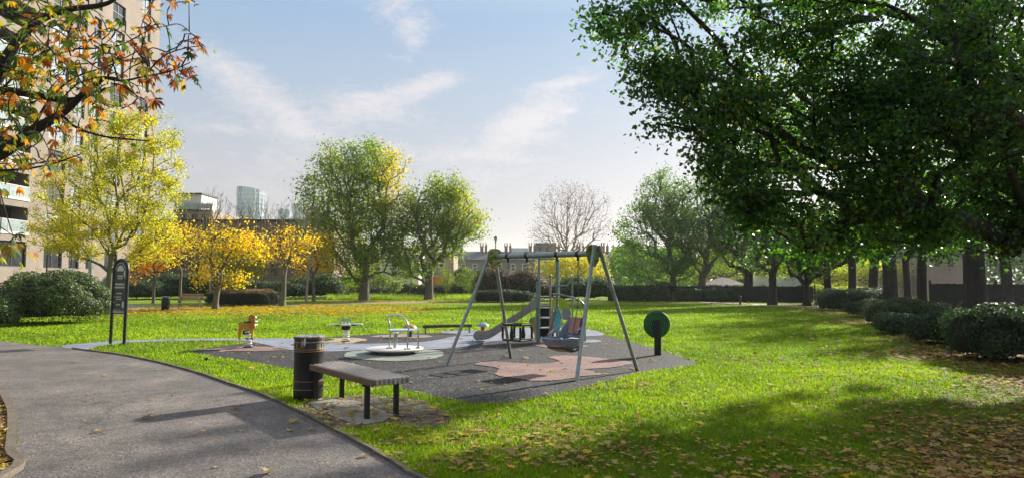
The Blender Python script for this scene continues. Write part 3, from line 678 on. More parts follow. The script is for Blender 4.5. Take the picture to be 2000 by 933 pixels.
def tree(name, base, label, cat, blobs, ntips, nleaf, lsize, lmat, bark, rtrunk=.2, lean=(0, 0), fork=None, seed=1, group=None, sig=.32, tint=(.5, .16), tintf=None, bf=.35, bare_frac=0.0, rmin=.008, droop=0.0, seg=.45, flat=.3, rz=.42, keepout=None, zmin=None, extra=None, wob=.12):
    rs = np.random.default_rng(seed); t = thing(name, base, label, cat, group)
    b = np.array(blobs, float); top = b[:, 2].max(); low = (b[:, 2] - b[:, 5]).min(); fork = fork if fork is not None else max(low + .25 * (top - low), .8)
    cx, cy = np.average(b[:, 0], weights=b[:, 3]), np.average(b[:, 1], weights=b[:, 3])
    tk = []; nt = 8
    for i in range(nt): f = i / (nt - 1); tk.append((lean[0] * f * f + .04 * math.sin(3 * f + seed), lean[1] * f * f + .04 * math.sin(2.3 * f + seed * 2) , fork * f))
    tips = crown_pts(rs, blobs, ntips)
    if zmin is not None: tips = tips[tips[:, 2] > zmin]
    if extra is not None: tips = np.concatenate([tips, np.array(extra, float)])
    pos, par, cnt, tipidx = skeleton(rs, tk, tips, bf, seg, wob, droop)
    rad = np.maximum(rmin, rtrunk * (cnt / cnt[0]) ** rz)
    # root flare
    fl = 1 + .55 * np.exp(-pos[:, 2] / (rtrunk * 1.6)) * (np.arange(len(pos)) < nt); rad = rad * fl
    i = np.arange(1, len(pos)); P, Q = pos[par[i]], pos[i]; r0 = np.minimum(rad[par[i]], rad[i] * 1.35 + .004); r1 = rad[i]
    main = i < nt; r0[main] = rad[par[i]][main]
    big = rad[i] > rtrunk * .22
    Va, Fa = tubes_np(P[big], Q[big], r0[big], r1[big], 10); Vb, Fb = tubes_np(P[~big], Q[~big], r0[~big], r1[~big], 4)
    mesh_np('trunk', np.concatenate([Va, Vb]), np.concatenate([Fa, Fb + len(Va)]), bark, t, smooth=True)
    if nleaf:
        thin = np.where((rad < np.quantile(rad, .8)) & (np.arange(len(pos)) > nt))[0]; tp = np.array(tipidx)
        if bare_frac: 
            hz = pos[tp, 2]; tp = tp[hz < np.quantile(hz, 1 - bare_frac)]; thin = thin[pos[thin, 2] < np.quantile(pos[thin, 2], 1 - bare_frac)]
        wts = rs.gamma(.75, 1, len(tp)); wts /= wts.sum()
        n1 = int(nleaf * .68); src = np.concatenate([rs.choice(tp, n1, p=wts), rs.choice(thin, nleaf - n1)])
        C = pos[src] + rs.normal(0, 1, (nleaf, 3)) * sig * np.array([1, 1, .75])
        if keepout is not None: C = C[~keepout(C)]
        n = len(C); V, F = leafquads(rs, C, lsize * rs.uniform(.6, 1.25, n), flat=flat)
        tv = rs.normal(tint[0], tint[1], n) + .25 * (vnoise(C[:, 0] + C[:, 2] * .7, C[:, 1] + C[:, 2] * .4, 1.3, seed) - .5)
        if tintf is not None: tv = tv + tintf(C)
        mesh_np('crown', V, F, lmat, t, tint=np.clip(tv, 0, 1))
    return t
def px_blobs(base, Y, lst, sy=1.0):
    """ellipses given in photo pixels (cx, cy, rx, ry) at distance Y -> blobs in tree space"""
    out = []; s = Y / FPX
    for e in lst:
        cx, cy, rx, ry = e[:4]; dy = e[4] if len(e) > 4 else 0
        p = at(cx, cy, Y); out.append((p[0] - base[0], dy, p[2], rx * s, (rx * s) * sy, ry * s))
    return out
def ptree(name, bpx, bpy, label, cat, ells, *a, Y=None, sy=.9, **k):
    base = G(bpx, bpy) if Y is None else np.array([at(bpx, 548, Y)[0], Y, 0]); Y = base[1]
    return tree(name, (base[0], base[1], 0), label, cat, px_blobs(base, Y, ells, sy), *a, **k)

# the tall yellow-olive tree behind the sign
ptree('autumn_tree', 212, 614, 'tall airy tree with yellow olive leaves behind the black notice board', 'tree',
      [(215, 300, 85, 80), (140, 390, 80, 75), (285, 370, 75, 110), (210, 440, 125, 75), (110, 450, 50, 50), (300, 470, 60, 55), (320, 270, 38, 50), (250, 240, 60, 40)],
      520, 38000, .11, m_leafyellow, m_barkgreen, .14, fork=2.4, seed=3, sig=.2, tint=(.46, .2), tintf=lambda C: .12 * (C[:, 2] < 4.5), wob=.08, bf=.5)
ptree('maple_tree', 422, 604, 'small maple with golden leaves beside the far wooden bench', 'tree',
      [(440, 480, 60, 42), (400, 530, 32, 28), (490, 480, 34, 32), (440, 415, 60, 30), (465, 540, 30, 18)], 420, 3600, .16, m_leafgold, m_bark, .15, rmin=.006, rz=.52, lean=(.15, 0), fork=1.9, seed=5, group='young maples along the far path', sig=.24, tint=(.45, .2), bare_frac=.3, bf=.5, tintf=lambda C: -.12 * (C[:, 2] < 3.4))
ptree('maple_tree', 552, 598, 'thinly leaved maple with bare upper twigs right of the mounded hedge', 'tree',
      [(560, 480, 48, 42), (560, 420, 55, 38), (600, 470, 26, 30), (530, 490, 25, 30)], 420, 1500, .16, m_leafgold, m_bark, .15, rmin=.006, rz=.52, fork=1.8, seed=6, group='young maples along the far path', sig=.22, tint=(.5, .2), bare_frac=.42, bf=.5)
ptree('maple_tree', 458, 592, 'greener young maple growing behind the mounded hedge', 'tree',
      [(470, 520, 55, 35), (430, 500, 30, 28), (505, 510, 30, 30)], 90, 2400, .17, m_leafgold, m_bark, .1, fork=2, seed=7, group='young maples along the far path', tint=(.12, .15))
ptree('maple_tree', 612, 588, 'bright golden maple partly hidden by the large green tree', 'tree',
      [(622, 490, 34, 38), (600, 520, 24, 22), (640, 520, 22, 22)], 110, 1700, .18, m_leafgold, m_bark, .12, fork=2.2, seed=8, group='young maples along the far path', tint=(.6, .15))
ptree('maple_tree', 352, 590, 'yellow leaved maple standing between the tall olive tree and the far bench', 'tree',
      [(350, 470, 45, 40), (385, 460, 25, 25), (330, 500, 30, 20)], 90, 1700, .17, m_leafgold, m_bark, .10, fork=2.4, seed=9, group='young maples along the far path', tint=(.42, .12))
ptree('maple_tree', 300, 592, 'orange red leaved maple glowing behind the tall olive tree', 'tree',
      [(300, 505, 32, 30), (270, 525, 26, 22), (325, 480, 16, 22)], 80, 1500, .17, m_leafgold, m_bark, .1, fork=2.0, seed=10, group='young maples along the far path', tint=(.9, .12))
def gy(C): # golden patch high on the right of the big tree
    return .40 * smooth(.2, 2.4, C[:, 0]) * smooth(6.2, 9.0, C[:, 2]) - .06
ptree('broadleaf_tree', 712, 586, 'large round green tree turning gold at its top right', 'tree',
      [(700, 330, 75, 60), (740, 320, 60, 45), (660, 390, 75, 70), (750, 400, 60, 75), (700, 450, 85, 75), (615, 430, 40, 60), (690, 510, 70, 40), (640, 310, 30, 35), (770, 490, 35, 50)],
      640, 31000, .21, m_leafgreen, m_bark, .34, lean=(.1, 0), fork=3.0, seed=11, sig=.48, tint=(.50, .17), tintf=gy, seg=.6, bf=.45)
ptree('broadleaf_tree', 838, 585, 'medium green tree with a low fork right of the largest round tree', 'tree',
      [(850, 400, 65, 60), (900, 420, 45, 55), (800, 440, 45, 70), (860, 470, 60, 45), (925, 440, 26, 40), (810, 520, 35, 25), (880, 370, 35, 30)],
      460, 21000, .20, m_leafgreen, m_bark, .30, fork=2.0, seed=12, sig=.45, tint=(.46, .17), tintf=lambda C: .12 * smooth(1, 4, C[:, 0]) * smooth(4, 8, C[:, 2]), seg=.6, bf=.45)
ptree('birch_tree', 1112, 560, 'bare pale birch with drooping twigs above the terraced houses', 'tree',
      [(1110, 398, 68, 50), (1070, 430, 36, 44), (1155, 415, 48, 48), (1180, 450, 26, 34), (1100, 460, 76, 32)], 1000, 3600, .13, m_leafbrown, m_birch, .24, Y=80, fork=4.2, seed=13, sig=.5, tint=(.6, .2), rmin=.010, bf=.55, seg=.5, rz=.46, droop=.22, wob=.15)
ptree('birch_tree', 1130, 560, 'yellow leaved bushy tree below the bare birch behind the climbing frame', 'tree',
      [(1110, 520, 45, 26), (1160, 525, 32, 28), (1070, 530, 30, 22)], 120, 7000, .2, m_leafyellow, m_birch, .16, Y=74, fork=1.6, seed=14, sig=.4, tint=(.62, .2))
# right-hand background group
ptree('broadleaf_tree', 1317, 587, 'grey green tree with low branches at the left end of the dark fence', 'tree',
      [(1300, 400, 60, 65), (1260, 450, 55, 60), (1330, 470, 60, 60), (1235, 510, 45, 45), (1300, 530, 60, 26), (1290, 350, 25, 30)], 420, 20000, .19, m_leafhazy, m_bark, .28, fork=2.2, seed=15, sig=.36, tint=(.45, .18), seg=.6, group='trees along the dark fence')
ptree('broadleaf_tree', 1373, 587, 'grey green tree with many upright limbs second along the dark fence', 'tree',
      [(1380, 400, 60, 70), (1430, 440, 50, 60), (1370, 470, 60, 50), (1400, 350, 40, 30)], 380, 15000, .18, m_leafhazy, m_bark, .30, fork=2.0, seed=16, sig=.36, tint=(.5, .18), seg=.6, group='trees along the dark fence', bf=.55)
ptree('broadleaf_tree', 1462, 588, 'thick trunked tree with spreading yellowish lower leaves in front of the dark fence', 'tree',
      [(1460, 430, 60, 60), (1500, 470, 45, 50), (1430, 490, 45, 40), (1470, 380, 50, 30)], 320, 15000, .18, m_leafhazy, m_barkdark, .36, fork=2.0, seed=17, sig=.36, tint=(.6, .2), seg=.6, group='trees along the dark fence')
ptree('broadleaf_tree', 1509, 595, 'slim dark trunked tree standing between the fence and the sandy path', 'tree',
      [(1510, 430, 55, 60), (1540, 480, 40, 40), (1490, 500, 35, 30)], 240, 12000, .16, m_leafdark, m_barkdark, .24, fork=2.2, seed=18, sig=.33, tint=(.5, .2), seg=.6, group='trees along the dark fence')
ptree('broadleaf_tree', 1576, 597, 'dark bushy tree with twin stems beside the sandy path', 'tree',
      [(1575, 510, 55, 35), (1560, 460, 50, 40), (1600, 480, 40, 35)], 240, 14000, .15, m_leafdark, m_barkdark, .2, fork=1.3, seed=19, sig=.3, tint=(.5, .2), group='trees along the dark fence')
ptree('broadleaf_tree', 1617, 591, 'dark tree with one side limb in front of glowing yellow leaves', 'tree',
      [(1620, 470, 55, 50), (1650, 500, 30, 25), (1600, 440, 45, 45)], 220, 11000, .16, m_leafdark, m_barkdark, .26, fork=2.4, seed=20, sig=.33, tint=(.6, .2), seg=.6)
ptree('broadleaf_tree', 1545, 560, 'bright yellow green tree glowing beyond the end of the dark fence', 'tree',
      [(1640, 535, 42, 26), (1720, 540, 40, 22), (1600, 555, 30, 16), (1690, 520, 30, 20), (1770, 530, 30, 20)], 130, 9000, .2, m_leafbright, m_bark, .18, Y=72, fork=1.2, seed=21, sig=.4, tint=(.6, .2))
ptree('broadleaf_tree', 1420, 560, 'yellowish backlit tree behind the pavilion roof', 'tree',
      [(1400, 510, 60, 30), (1460, 520, 50, 25), (1340, 530, 50, 22), (1520, 520, 40, 22)], 150, 9000, .24, m_leafbright, m_bark, .2, Y=84, fork=2.5, seed=22, sig=.5, tint=(.35, .2))
# the row over the right-hand bushes
for i, (px, Y, r, ht, dx, lab) in enumerate([
        (1664, 48, .26, 8.0, 0, 'slender dark trunked tree forking at head height above the clipped hedge'),
        (1703, 43, .27, 8.5, .2, 'leaning dark trunked tree right of the slender forked one'),
        (1738, 36, .34, 9.0, 0, 'thickest straight black trunk in the row behind the clipped hedge'),
        (1771, 41, .2, 8.5, 0, 'narrow straight black trunk just right of the thickest one'),
        (1800, 30, .2, 8.0, .15, 'ivy topped grey trunk in the undergrowth before the railings'),
        (1908, 25, .35, 9.5, -.1, 'massive grey brown trunk rising out of the undergrowth at the right'),
        (1968, 33, .24, 8.5, -.2, 'dark forked trunk behind the railings at the right edge')]):
    s = ht / 9
    bl = [(0, 0, 5.6 * s + .6, 2.6, 2.4, 1.8), (1.3, .4, 4.6 * s + .4, 1.7, 1.7, 1.1), (-1.2, -.3, 5.0 * s + .5, 1.7, 1.7, 1.2), (0.2, .6, ht - 1.5, 1.6, 1.6, 1.4)]
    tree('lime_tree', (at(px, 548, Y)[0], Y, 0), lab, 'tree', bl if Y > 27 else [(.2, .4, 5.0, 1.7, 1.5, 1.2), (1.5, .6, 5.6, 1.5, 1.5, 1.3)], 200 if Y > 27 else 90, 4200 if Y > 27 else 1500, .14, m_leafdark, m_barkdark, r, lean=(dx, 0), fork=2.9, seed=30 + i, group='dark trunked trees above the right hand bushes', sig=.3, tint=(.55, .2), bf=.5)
# foreground lime whose canopy hangs in from the right
def canopy_tree():
    base = (12.6, 13.5, 0); Y = 13.0
    near = [(1232, 40, 84, 78, 10.3), (1300, 110, 90, 105, 10.0), (1350, 200, 80, 80, 9.8), (1308, 252, 66, 30, 9.8), (1420, 170, 90, 130, 10.8), (1440, 270, 85, 95, 10.2), (1398, 330, 72, 62, 9.6),
            (1480, 370, 85, 70, 9.8), (1475, 440, 66, 46, 10.2), (1500, 200, 110, 150, 11.4), (1570, 400, 95, 90, 10.2), (1560, 60, 110, 95, 11.2), (1640, 250, 140, 190, 11.6), (1640, 460, 85, 46, 10.6), (1700, 90, 120, 115, 11.0),
            (1760, 330, 150, 160, 10.2), (1790, 445, 90, 50, 11.4), (1850, 20, 130, 95, 11.6), (1880, 200, 160, 200, 13.2), (1905, 110, 120, 100, 9.7), (1810, 190, 110, 95, 9.6), (1960, 250, 90, 90, 9.5), (1740, 200, 90, 80, 10.0), (1930, 400, 110, 85, 13.4), (2080, 200, 170, 200, 14.0), (1905, 462, 110, 42, 13.6), (1985, 440, 80, 70, 13.0), (1715, 470, 70, 40, 12.4), (1560, 490, 50, 34, 11.2), (1530, 270, 90, 80, 17.0), (1500, -60, 200, 60, 11.0), (1300, -70, 120, 60, 10.6)]
    bl = []
    for (cx, cy, rx, ry, Yi) in near:
        p = at(cx, cy, Yi); q = Yi / FPX; bl.append((p[0] - base[0], Yi - base[1], p[2], rx * q, max(rx * q * 1.1, .7), ry * q))
    bl += [(0, 0, 9.2, 3.0, 2.6, 1.8), (3.2, .5, 7.5, 2.6, 3.0, 2.8), (2.6, 2.6, 6.0, 2.4, 2.0, 1.8), (-1, -3.0, 8.2, 2.8, 1.8, 2.0)]
    tp = []
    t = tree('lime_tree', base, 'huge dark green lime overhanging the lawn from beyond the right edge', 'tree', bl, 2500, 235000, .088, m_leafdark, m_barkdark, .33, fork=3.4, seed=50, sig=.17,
         tint=(.44, .24), bf=.35, seg=.6, flat=.2, rmin=.006, keepout=lambda C: (C[:, 1] + base[1] < 7.0) | (np.hypot(C[:, 0] + base[0], C[:, 1] + base[1]) < 7.6))
    mb = MB(); P = [np.array(base) + (0, 0, 3.0), at(2150, 300, 12.2), at(2010, 245, 10.6), at(1960, 210, 10.0), at(1905, 180, 9.6), at(1880, 130, 9.6), at(1868, 80, 9.9), at(1850, 20, 10.6), at(1800, -60, 11.4)]
    mb.tube(catmull(P, 4, False), list(np.linspace(.13, .03, len(catmull(P, 4, False)))), 10)
    mb.build('limb', m_barkdark, t, smooth=True, rel=base)
canopy_tree()

def chestnut():
    base = np.array([-8.4, 7.2, 0]); rs = np.random.default_rng(61); Y0 = 6.8
    t = thing('horse_chestnut_tree', base, 'horse chestnut with rusty orange and green fingered leaves reaching in at top left', 'tree')
    main = [base, base + (.05, 0, 1.0), base + (.15, 0, 1.8)] + [at(-250, 400, Y0), at(-120, 350, Y0), at(0, 300, Y0), at(60, 258, 6.7), at(120, 222, 6.7), at(165, 182, 6.6), at(205, 152, 6.6)]
    def lim(l, y): return [at(a, b, y) for a, b in l]
    limbs = [(main, .17, .018), ([main[2]] + lim([(-200, 220), (-60, 190), (0, 178), (60, 184), (130, 196), (190, 182), (206, 172)], 6.9), .09, .012),
             ([base + (.1, 0, 1.5)] + lim([(-150, 250), (-20, 165), (15, 110), (60, 52), (120, 22), (200, 10), (232, -6)], 6.5), .10, .014),
             (lim([(120, 224), (150, 250), (200, 266), (250, 272), (292, 276)], 6.6), .016, .006), (lim([(205, 152), (240, 158), (280, 150), (330, 140), (372, 122)], 6.6), .016, .005),
             (lim([(60, 258), (100, 190), (150, 150), (210, 130), (270, 100)], 6.8), .016, .005), (lim([(-30, 335), (50, 330), (110, 318), (160, 300)], 6.5), .016, .005), (lim([(232, -6), (300, 0), (345, -10), (380, 4)], 6.4), .014, .004),
             (lim([(280, 150), (320, 110), (360, 95), (392, 90)], 6.55), .009, .004), (lim([(0, 178), (40, 140), (90, 110), (150, 96), (200, 60)], 7.1), .014, .005), (lim([(150, 96), (230, 90), (290, 60), (330, 50)], 7.0), .01, .004)]
    mb = MB(); nodes = []
    for (l, r0, r1) in limbs:
        c = catmull(l, 5, False); n = len(c); mb.tube(c, [r0 + (r1 - r0) * (i / (n - 1)) ** .7 for i in range(n)], 8); nodes += c
    ND = np.array(nodes)
    ells = [(60, 60, 110, 80), (160, 60, 90, 60), (230, 110, 80, 60), (310, 120, 60, 50), (360, 110, 40, 45), (90, 190, 120, 70), (230, 180, 70, 35), (250, 268, 45, 14), (100, 318, 70, 22), (20, 250, 60, 60), (350, 2, 28, 12), (300, 40, 40, 30),
            (-60, 350, 90, 30), (40, 140, 90, 70), (30, 320, 60, 30), (20, 470, 40, 18), (-300, 80, 260, 260), (-80, -80, 250, 120), (-300, 350, 200, 80)]
    T = []
    for (cx, cy, rx, ry) in ells:
        k = max(5, int(rx * ry / 105)); k = min(k, 80)
        for _ in range(k):
            a, q = rs.uniform(0, 6.28), math.sqrt(rs.random()); T.append(at(cx + rx * q * math.cos(a), cy + ry * q * math.sin(a), Y0 + rs.normal(0, .55)))
    tips = []
    order = sorted(range(len(T)), key=lambda i: np.min(np.linalg.norm(ND - T[i], axis=1)))
    for i in order:
        p = T[i]; j = int(np.argmin(np.linalg.norm(ND - p, axis=1))); q = ND[j]; d = np.linalg.norm(p - q)
        if d > 2.2: continue
        m = (p + q) / 2 + rs.normal(0, .1 * d, 3) + (0, 0, .08 * d); c = catmull([q, m, p], 4, False); mb.tube(c, list(np.linspace(.0075, .0035, len(c))), 5); ND = np.concatenate([ND, np.array(c[2:])]); tips.append((p, (p - m) / (np.linalg.norm(p - m) + 1e-6)))
    mb.build('trunk', m_barkdark, t, smooth=True, rel=base)
    VV = []; tv = []
    for (p, d) in tips:
        for _ in range(rs.integers(1, 3 if p[0] / p[1] * FPX > -820 else 4)):
            o = p + rs.normal(0, .05, 3); dirv = d + rs.normal(0, .7, 3) + (0, 0, -.25); dirv /= np.linalg.norm(dirv)
            nrm = np.array([0, 0, 1.]) + rs.normal(0, .5, 3); nrm -= dirv * nrm.dot(dirv); nrm /= np.linalg.norm(nrm); sd_ = np.cross(nrm, dirv)
            o2 = o + dirv * rs.uniform(.03, .08); L_ = rs.uniform(.045, .095); curl = rs.uniform(-.1, .6)
            ppx = 1000 + p[0] / p[1] * FPX; ppy = HOR - (p[2] - CAMH) / p[1] * FPX
            g = rs.random()
            if (ppx < 70 or (ppx < 230 and (ppy < 60 or 130 < ppy < 210))) and g < .7 or (g < .3): tb = rs.uniform(0, .5)
            elif ppx > 210 and g < .85: tb = rs.uniform(.76, 1)
            else: tb = rs.uniform(.45, .85)
            for a in np.linspace(-1.35, 1.35, rs.integers(5, 8)):
                l = L_ * (1 - .22 * abs(a)) * rs.uniform(.8, 1.1); w = l * rs.uniform(.15, .21)
                ax = dirv * math.cos(a) + sd_ * math.sin(a); px_ = np.cross(nrm, ax); dn = -nrm * curl * l * .5 - np.array([0, 0, l * rs.uniform(.2, .75)])
                VV.append([o2, o2 + ax * l * .62 + px_ * w + dn * .4, o2 + ax * l + dn, o2 + ax * l * .62 - px_ * w + dn * .4]); tv.append(tb + rs.normal(0, .05))
    V = np.array(VV).reshape(-1, 3)
    mesh_np('crown', V, np.arange(len(V)).reshape(-1, 4), m_leafchest, t, tint=np.clip(tv, 0, 1), rel=base)
chestnut()

# ------------------------------------------------------------------ shrubs and hedges
def shrub(name, base, label, ells, nleaf, lsize, mat, group=None, seed=1, tint=(.5, .2), p=2.2, topf=None, cat='shrub', flat=.5, thick=.16, hull=m_hull):
    """ells: (x,y,z,rx,ry,rz) relative to the base"""
    rs = np.random.default_rng(seed); t = thing(name, base, label, cat, group)
    E = np.array(ells, float); ar = E[:, 3] * E[:, 5] + E[:, 3] * E[:, 4]; ar /= ar.sum(); CC = []; NN = []; HV = []; HF = []
    rough = 1.7 if name == 'low_shrub' else 1.0
    def lump(P): return .97 - .15 * rough + .30 * rough * vnoise(P[:, 0] * 1 + P[:, 2] * .9, P[:, 1] + P[:, 2] * .6, .55, seed) + .14 * (vnoise(P[:, 0] - P[:, 2], P[:, 1] * 1.2 + P[:, 2], .22, seed + 3) - .5)
    for ei, (e, a) in enumerate(zip(E, ar)):
        n = int(nleaf * a); d = rs.normal(0, 1, (n, 3)); d[:, 2] = np.where(d[:, 2] < -.55, -d[:, 2], d[:, 2]); d /= np.linalg.norm(d, axis=1, keepdims=True)
        r = 1 / (np.abs(d) ** p).sum(1) ** (1 / p); P = d * r[:, None] * e[3:]
        W = P + e[:3]; P = P * (lump(W) * (1 - thick * rs.random(n) ** 2 + .05 * rs.random(n) + np.where(rs.random(n) < .10, .22 * (vnoise(W[:, 0] + W[:, 2], W[:, 1] - W[:, 2], .12, seed + 5) > .72) * rs.random(n), 0)))[:, None]; W = P + e[:3]
        ok = W[:, 2] > .02
        for fi, f in enumerate(E):
            if fi == ei: continue
            ok &= (np.abs((W - f[:3]) / (f[3:] * .8)) ** p).sum(1) > 1
        CC.append(W[ok]); nn = d / e[3:]; nn /= np.linalg.norm(nn, axis=1, keepdims=True); NN.append(nn[ok])
        nu, nv = 22, 12; u = np.arange(nu) / nu * 2 * np.pi; v = np.linspace(-.35, 1, nv) * np.pi / 2
        U, Vv = np.meshgrid(u, v); D = np.stack([np.cos(Vv) * np.cos(U), np.cos(Vv) * np.sin(U), np.sin(Vv)], -1).reshape(-1, 3)
        r = 1 / (np.abs(D) ** p).sum(1) ** (1 / p); Q = D * r[:, None] * e[3:]; Q = Q * (lump(Q + e[:3]) * .86)[:, None] + e[:3]; Q[:, 2] = np.maximum(Q[:, 2], -.02)
        off = sum(len(h) for h in HV); HV.append(Q)
        for i in range(nv - 1):
            for j in range(nu): HF.append((off + i * nu + j, off + i * nu + (j + 1) % nu, off + (i + 1) * nu + (j + 1) % nu, off + (i + 1) * nu + j))
    mesh_np('branches', np.concatenate(HV), np.array(HF), hull, t)
    C = np.concatenate(CC); Nn = np.concatenate(NN); n = len(C)
    V, F = leafquads(rs, C, lsize * rs.uniform(.6, 1.3, n), nrm=Nn, aspect=.6)
    tv = rs.normal(tint[0], tint[1], n) + .3 * (vnoise(C[:, 0], C[:, 1] + C[:, 2], .5, seed + 8) - .5)
    if topf: tv = tv + topf(C)
    mesh_np('foliage', V, F, mat, t, tint=np.clip(tv, 0, 1)); return t
def pshrub(name, px0, px1, ptop, pbase, label, n, ls, mat, depth=1.0, Y=None, nell=1, p=2.4, **k):
    """shrub that fills photo columns px0..px1 from its base row up to its top row"""
    c = (px0 + px1) / 2
    base = G(c, pbase) if Y is None else np.array([at(c, 548, Y)[0], Y, 0])
    Yc = base[1] + depth; s = Yc / FPX; w = (px1 - px0) / 2 * s; h = at(c, ptop, Yc)[2]
    if nell == 1: E = [(0, depth, h * .42, w, depth, h * .58)]
    else:
        E = []; rs = np.random.default_rng(k.get('seed', 1))
        for i in range(nell):
            f = (i + .5) / nell; hh = h * rs.uniform(.82, 1.0); E.append(((f * 2 - 1) * w * .94, depth, hh * .42, w / nell * 1.5, depth * rs.uniform(.8, 1.05), hh * .58))
    return shrub(name, base, label, E, n, ls, mat, p=p, **k)

pshrub('clipped_shrub', -50, 138, 533, 636, 'big rounded green laurel bush beside the path at the left edge', 30000, .075, m_leafhedge, depth=1.7, nell=1, seed=2, p=2.25)
pshrub('clipped_shrub', -60, 9, 575, 640, 'small shaded bush poking in at the very left edge before the big bush', 3000, .07, m_leafhedge, depth=.6, seed=3)
def browntop(C): return .45 * (C[:, 2] > .98)
pshrub('clipped_hedge', 394, 530, 564, 598, 'low mounded hedge topped with brown leaves right of the far bench', 15000, .08, m_leafmound, depth=1.2, p=4.0, seed=4, tint=(.2, .1), cat='hedge', topf=lambda C: .5 * smooth(.78, .9, C[:, 2]))
for i, (a, b, t_, bs, lab, mt, sd_) in enumerate([
        (195, 300, 545, 585, 'dark grey green shrub behind the notice board', m_leafdull, 3), (285, 395, 533, 584, 'dark tall shrub behind the far litter bin', m_leafdull, 4),
        (380, 480, 538, 584, 'dark shrub rising behind the mounded hedge', m_leafdull, 5), (465, 575, 545, 584, 'dark shrub between two young maples by the far path', m_leafdull, 6),
        (555, 652, 536, 583, 'dome shaped dark shrub at the right end of the shrub bank', m_leafdull, 7)]):
    pshrub('dark_shrub', a, b, t_, bs, lab, 7500, .14, mt, depth=2.0, nell=2, seed=sd_, group='dark shrubs along the far path', tint=(.42, .2))
pshrub('purple_shrub', 935, 1060, 520, 588, 'large purple brown bare twigged shrub behind the swings', 9000, .12, m_leafbrown, depth=2.2, nell=2, seed=9, tint=(.35, .2), p=2.0)
pshrub('clipped_hedge', 925, 1048, 566, 590, 'low dark hedge in front of the purple brown shrub', 6000, .10, m_leafdull, depth=.8, seed=10, tint=(.15, .15), p=4, cat='hedge')
for i, (a, b, t_, bs, lab) in enumerate([(1045, 1120, 545, 587, 'grey green shrub behind the climbing frame'), (1105, 1200, 538, 587, 'taller grey green shrub left of the dark fence'),
        (885, 950, 515, 575, 'rounded blue green evergreen left of the lamp post')]):
    pshrub('green_shrub', a, b, t_, bs, lab, 7500, .13, m_leafdull if i != 2 else m_leafdull, depth=1.8, nell=2, seed=20 + i, group='shrubs behind the playground', tint=(.62, .2))
# saplings behind the two round trees
for i, (px, hpx, Y, lab) in enumerate([(682, 530, 64, 'tiny sapling left of the largest round tree'), (748, 520, 66, 'staked sapling between the two round trees'), (800, 500, 68, 'leafy sapling just left of the low forked tree'), (872, 520, 68, 'pale sapling before the orange banner'),
                                      (905, 520, 66, 'pale sapling left of the swing frame top'), (925, 530, 69, 'thin sapling beside the evergreen by the lamp post'), (770, 540, 70, 'low sapling in front of the white board')]):
    h = at(px, hpx, Y)[2]
    tree('sapling', (at(px, 548, Y)[0], Y, 0), lab, 'tree', [(0, 0, h * .62, .9, .9, h * .4)], 26, 900, .15, m_leafhazy, m_bark, .05, fork=.6, seed=70 + i, group='saplings at the far edge of the lawn', sig=.22, tint=(.75, .2), rmin=.012)
for i, (px, Y, top, w, lab) in enumerate([(412, 50, 366, 34, 'leafless young tree with upright twigs left of the glass tower'), (500, 52, 385, 42, 'leafless young tree with fine twigs crossing the glass tower'), (600, 54, 392, 34, 'leafless young tree in front of the small glass towers')]):
    sc_ = Y / FPX; zt_ = CAMH + (HOR - top) * sc_; zl = CAMH + (HOR - 450) * sc_
    tree('bare_tree', (at(px, 548, Y)[0], Y, 0), lab, 'tree', [(0, 0, (zt_ + zl) / 2 + .3, w * sc_, w * sc_, (zt_ - zl) / 2), (0, 0, zl, w * sc_ * 1.3, w * sc_, .9)], 190, 0, .1, m_leafgold, m_birch, .09, fork=2.2, seed=110 + i, group='leafless young trees behind the maples', rmin=.009, bf=.75, rz=.5, wob=.06)
# bushes on the right
pshrub('clipped_hedge', 1638, 1745, 563, 607, 'dark clipped hedge block at the corner of the sandy path', 12000, .085, m_leafdull, depth=1.4, p=3.6, seed=40, tint=(.22, .2), cat='hedge', nell=2)
pshrub('low_shrub', 1700, 1790, 582, 622, 'low brown tinged shrub in front of the thickest black trunk', 8000, .08, m_leafivy, depth=1.2, seed=41, tint=(.45, .35), nell=2)
pshrub('low_shrub', 1760, 1870, 580, 640, 'dark tangled shrub with brown leaves caught on it', 10000, .08, m_leafivy, depth=1.4, seed=42, tint=(.5, .4), nell=3)
pshrub('low_shrub', 1765, 1915, 608, 657, 'glossy green ground hugging shrub nearest the leaf strewn strip', 10000, .075, m_leafivy, depth=1.0, seed=43, tint=(.55, .18), nell=3)
pshrub('low_shrub', 1880, 2040, 597, 682, 'broad dark ivy covered bush at the right edge', 24000, .07, m_leafivy, depth=1.3, seed=44, tint=(.4, .25), nell=3)
pshrub('low_shrub', 2010, 2200, 590, 720, 'dark bush just beyond the right edge of the frame', 9000, .08, m_leafivy, depth=1.3, seed=45, tint=(.4, .25), nell=2)
# yellow leaves mound seen past the hedge corner
pshrub('bright_shrub', 1590, 1700, 556, 590, 'sunlit yellow green shrub behind the clipped hedge corner', 5000, .16, m_leafbright, depth=1.5, Y=62, seed=46, tint=(.5, .25), nell=2)

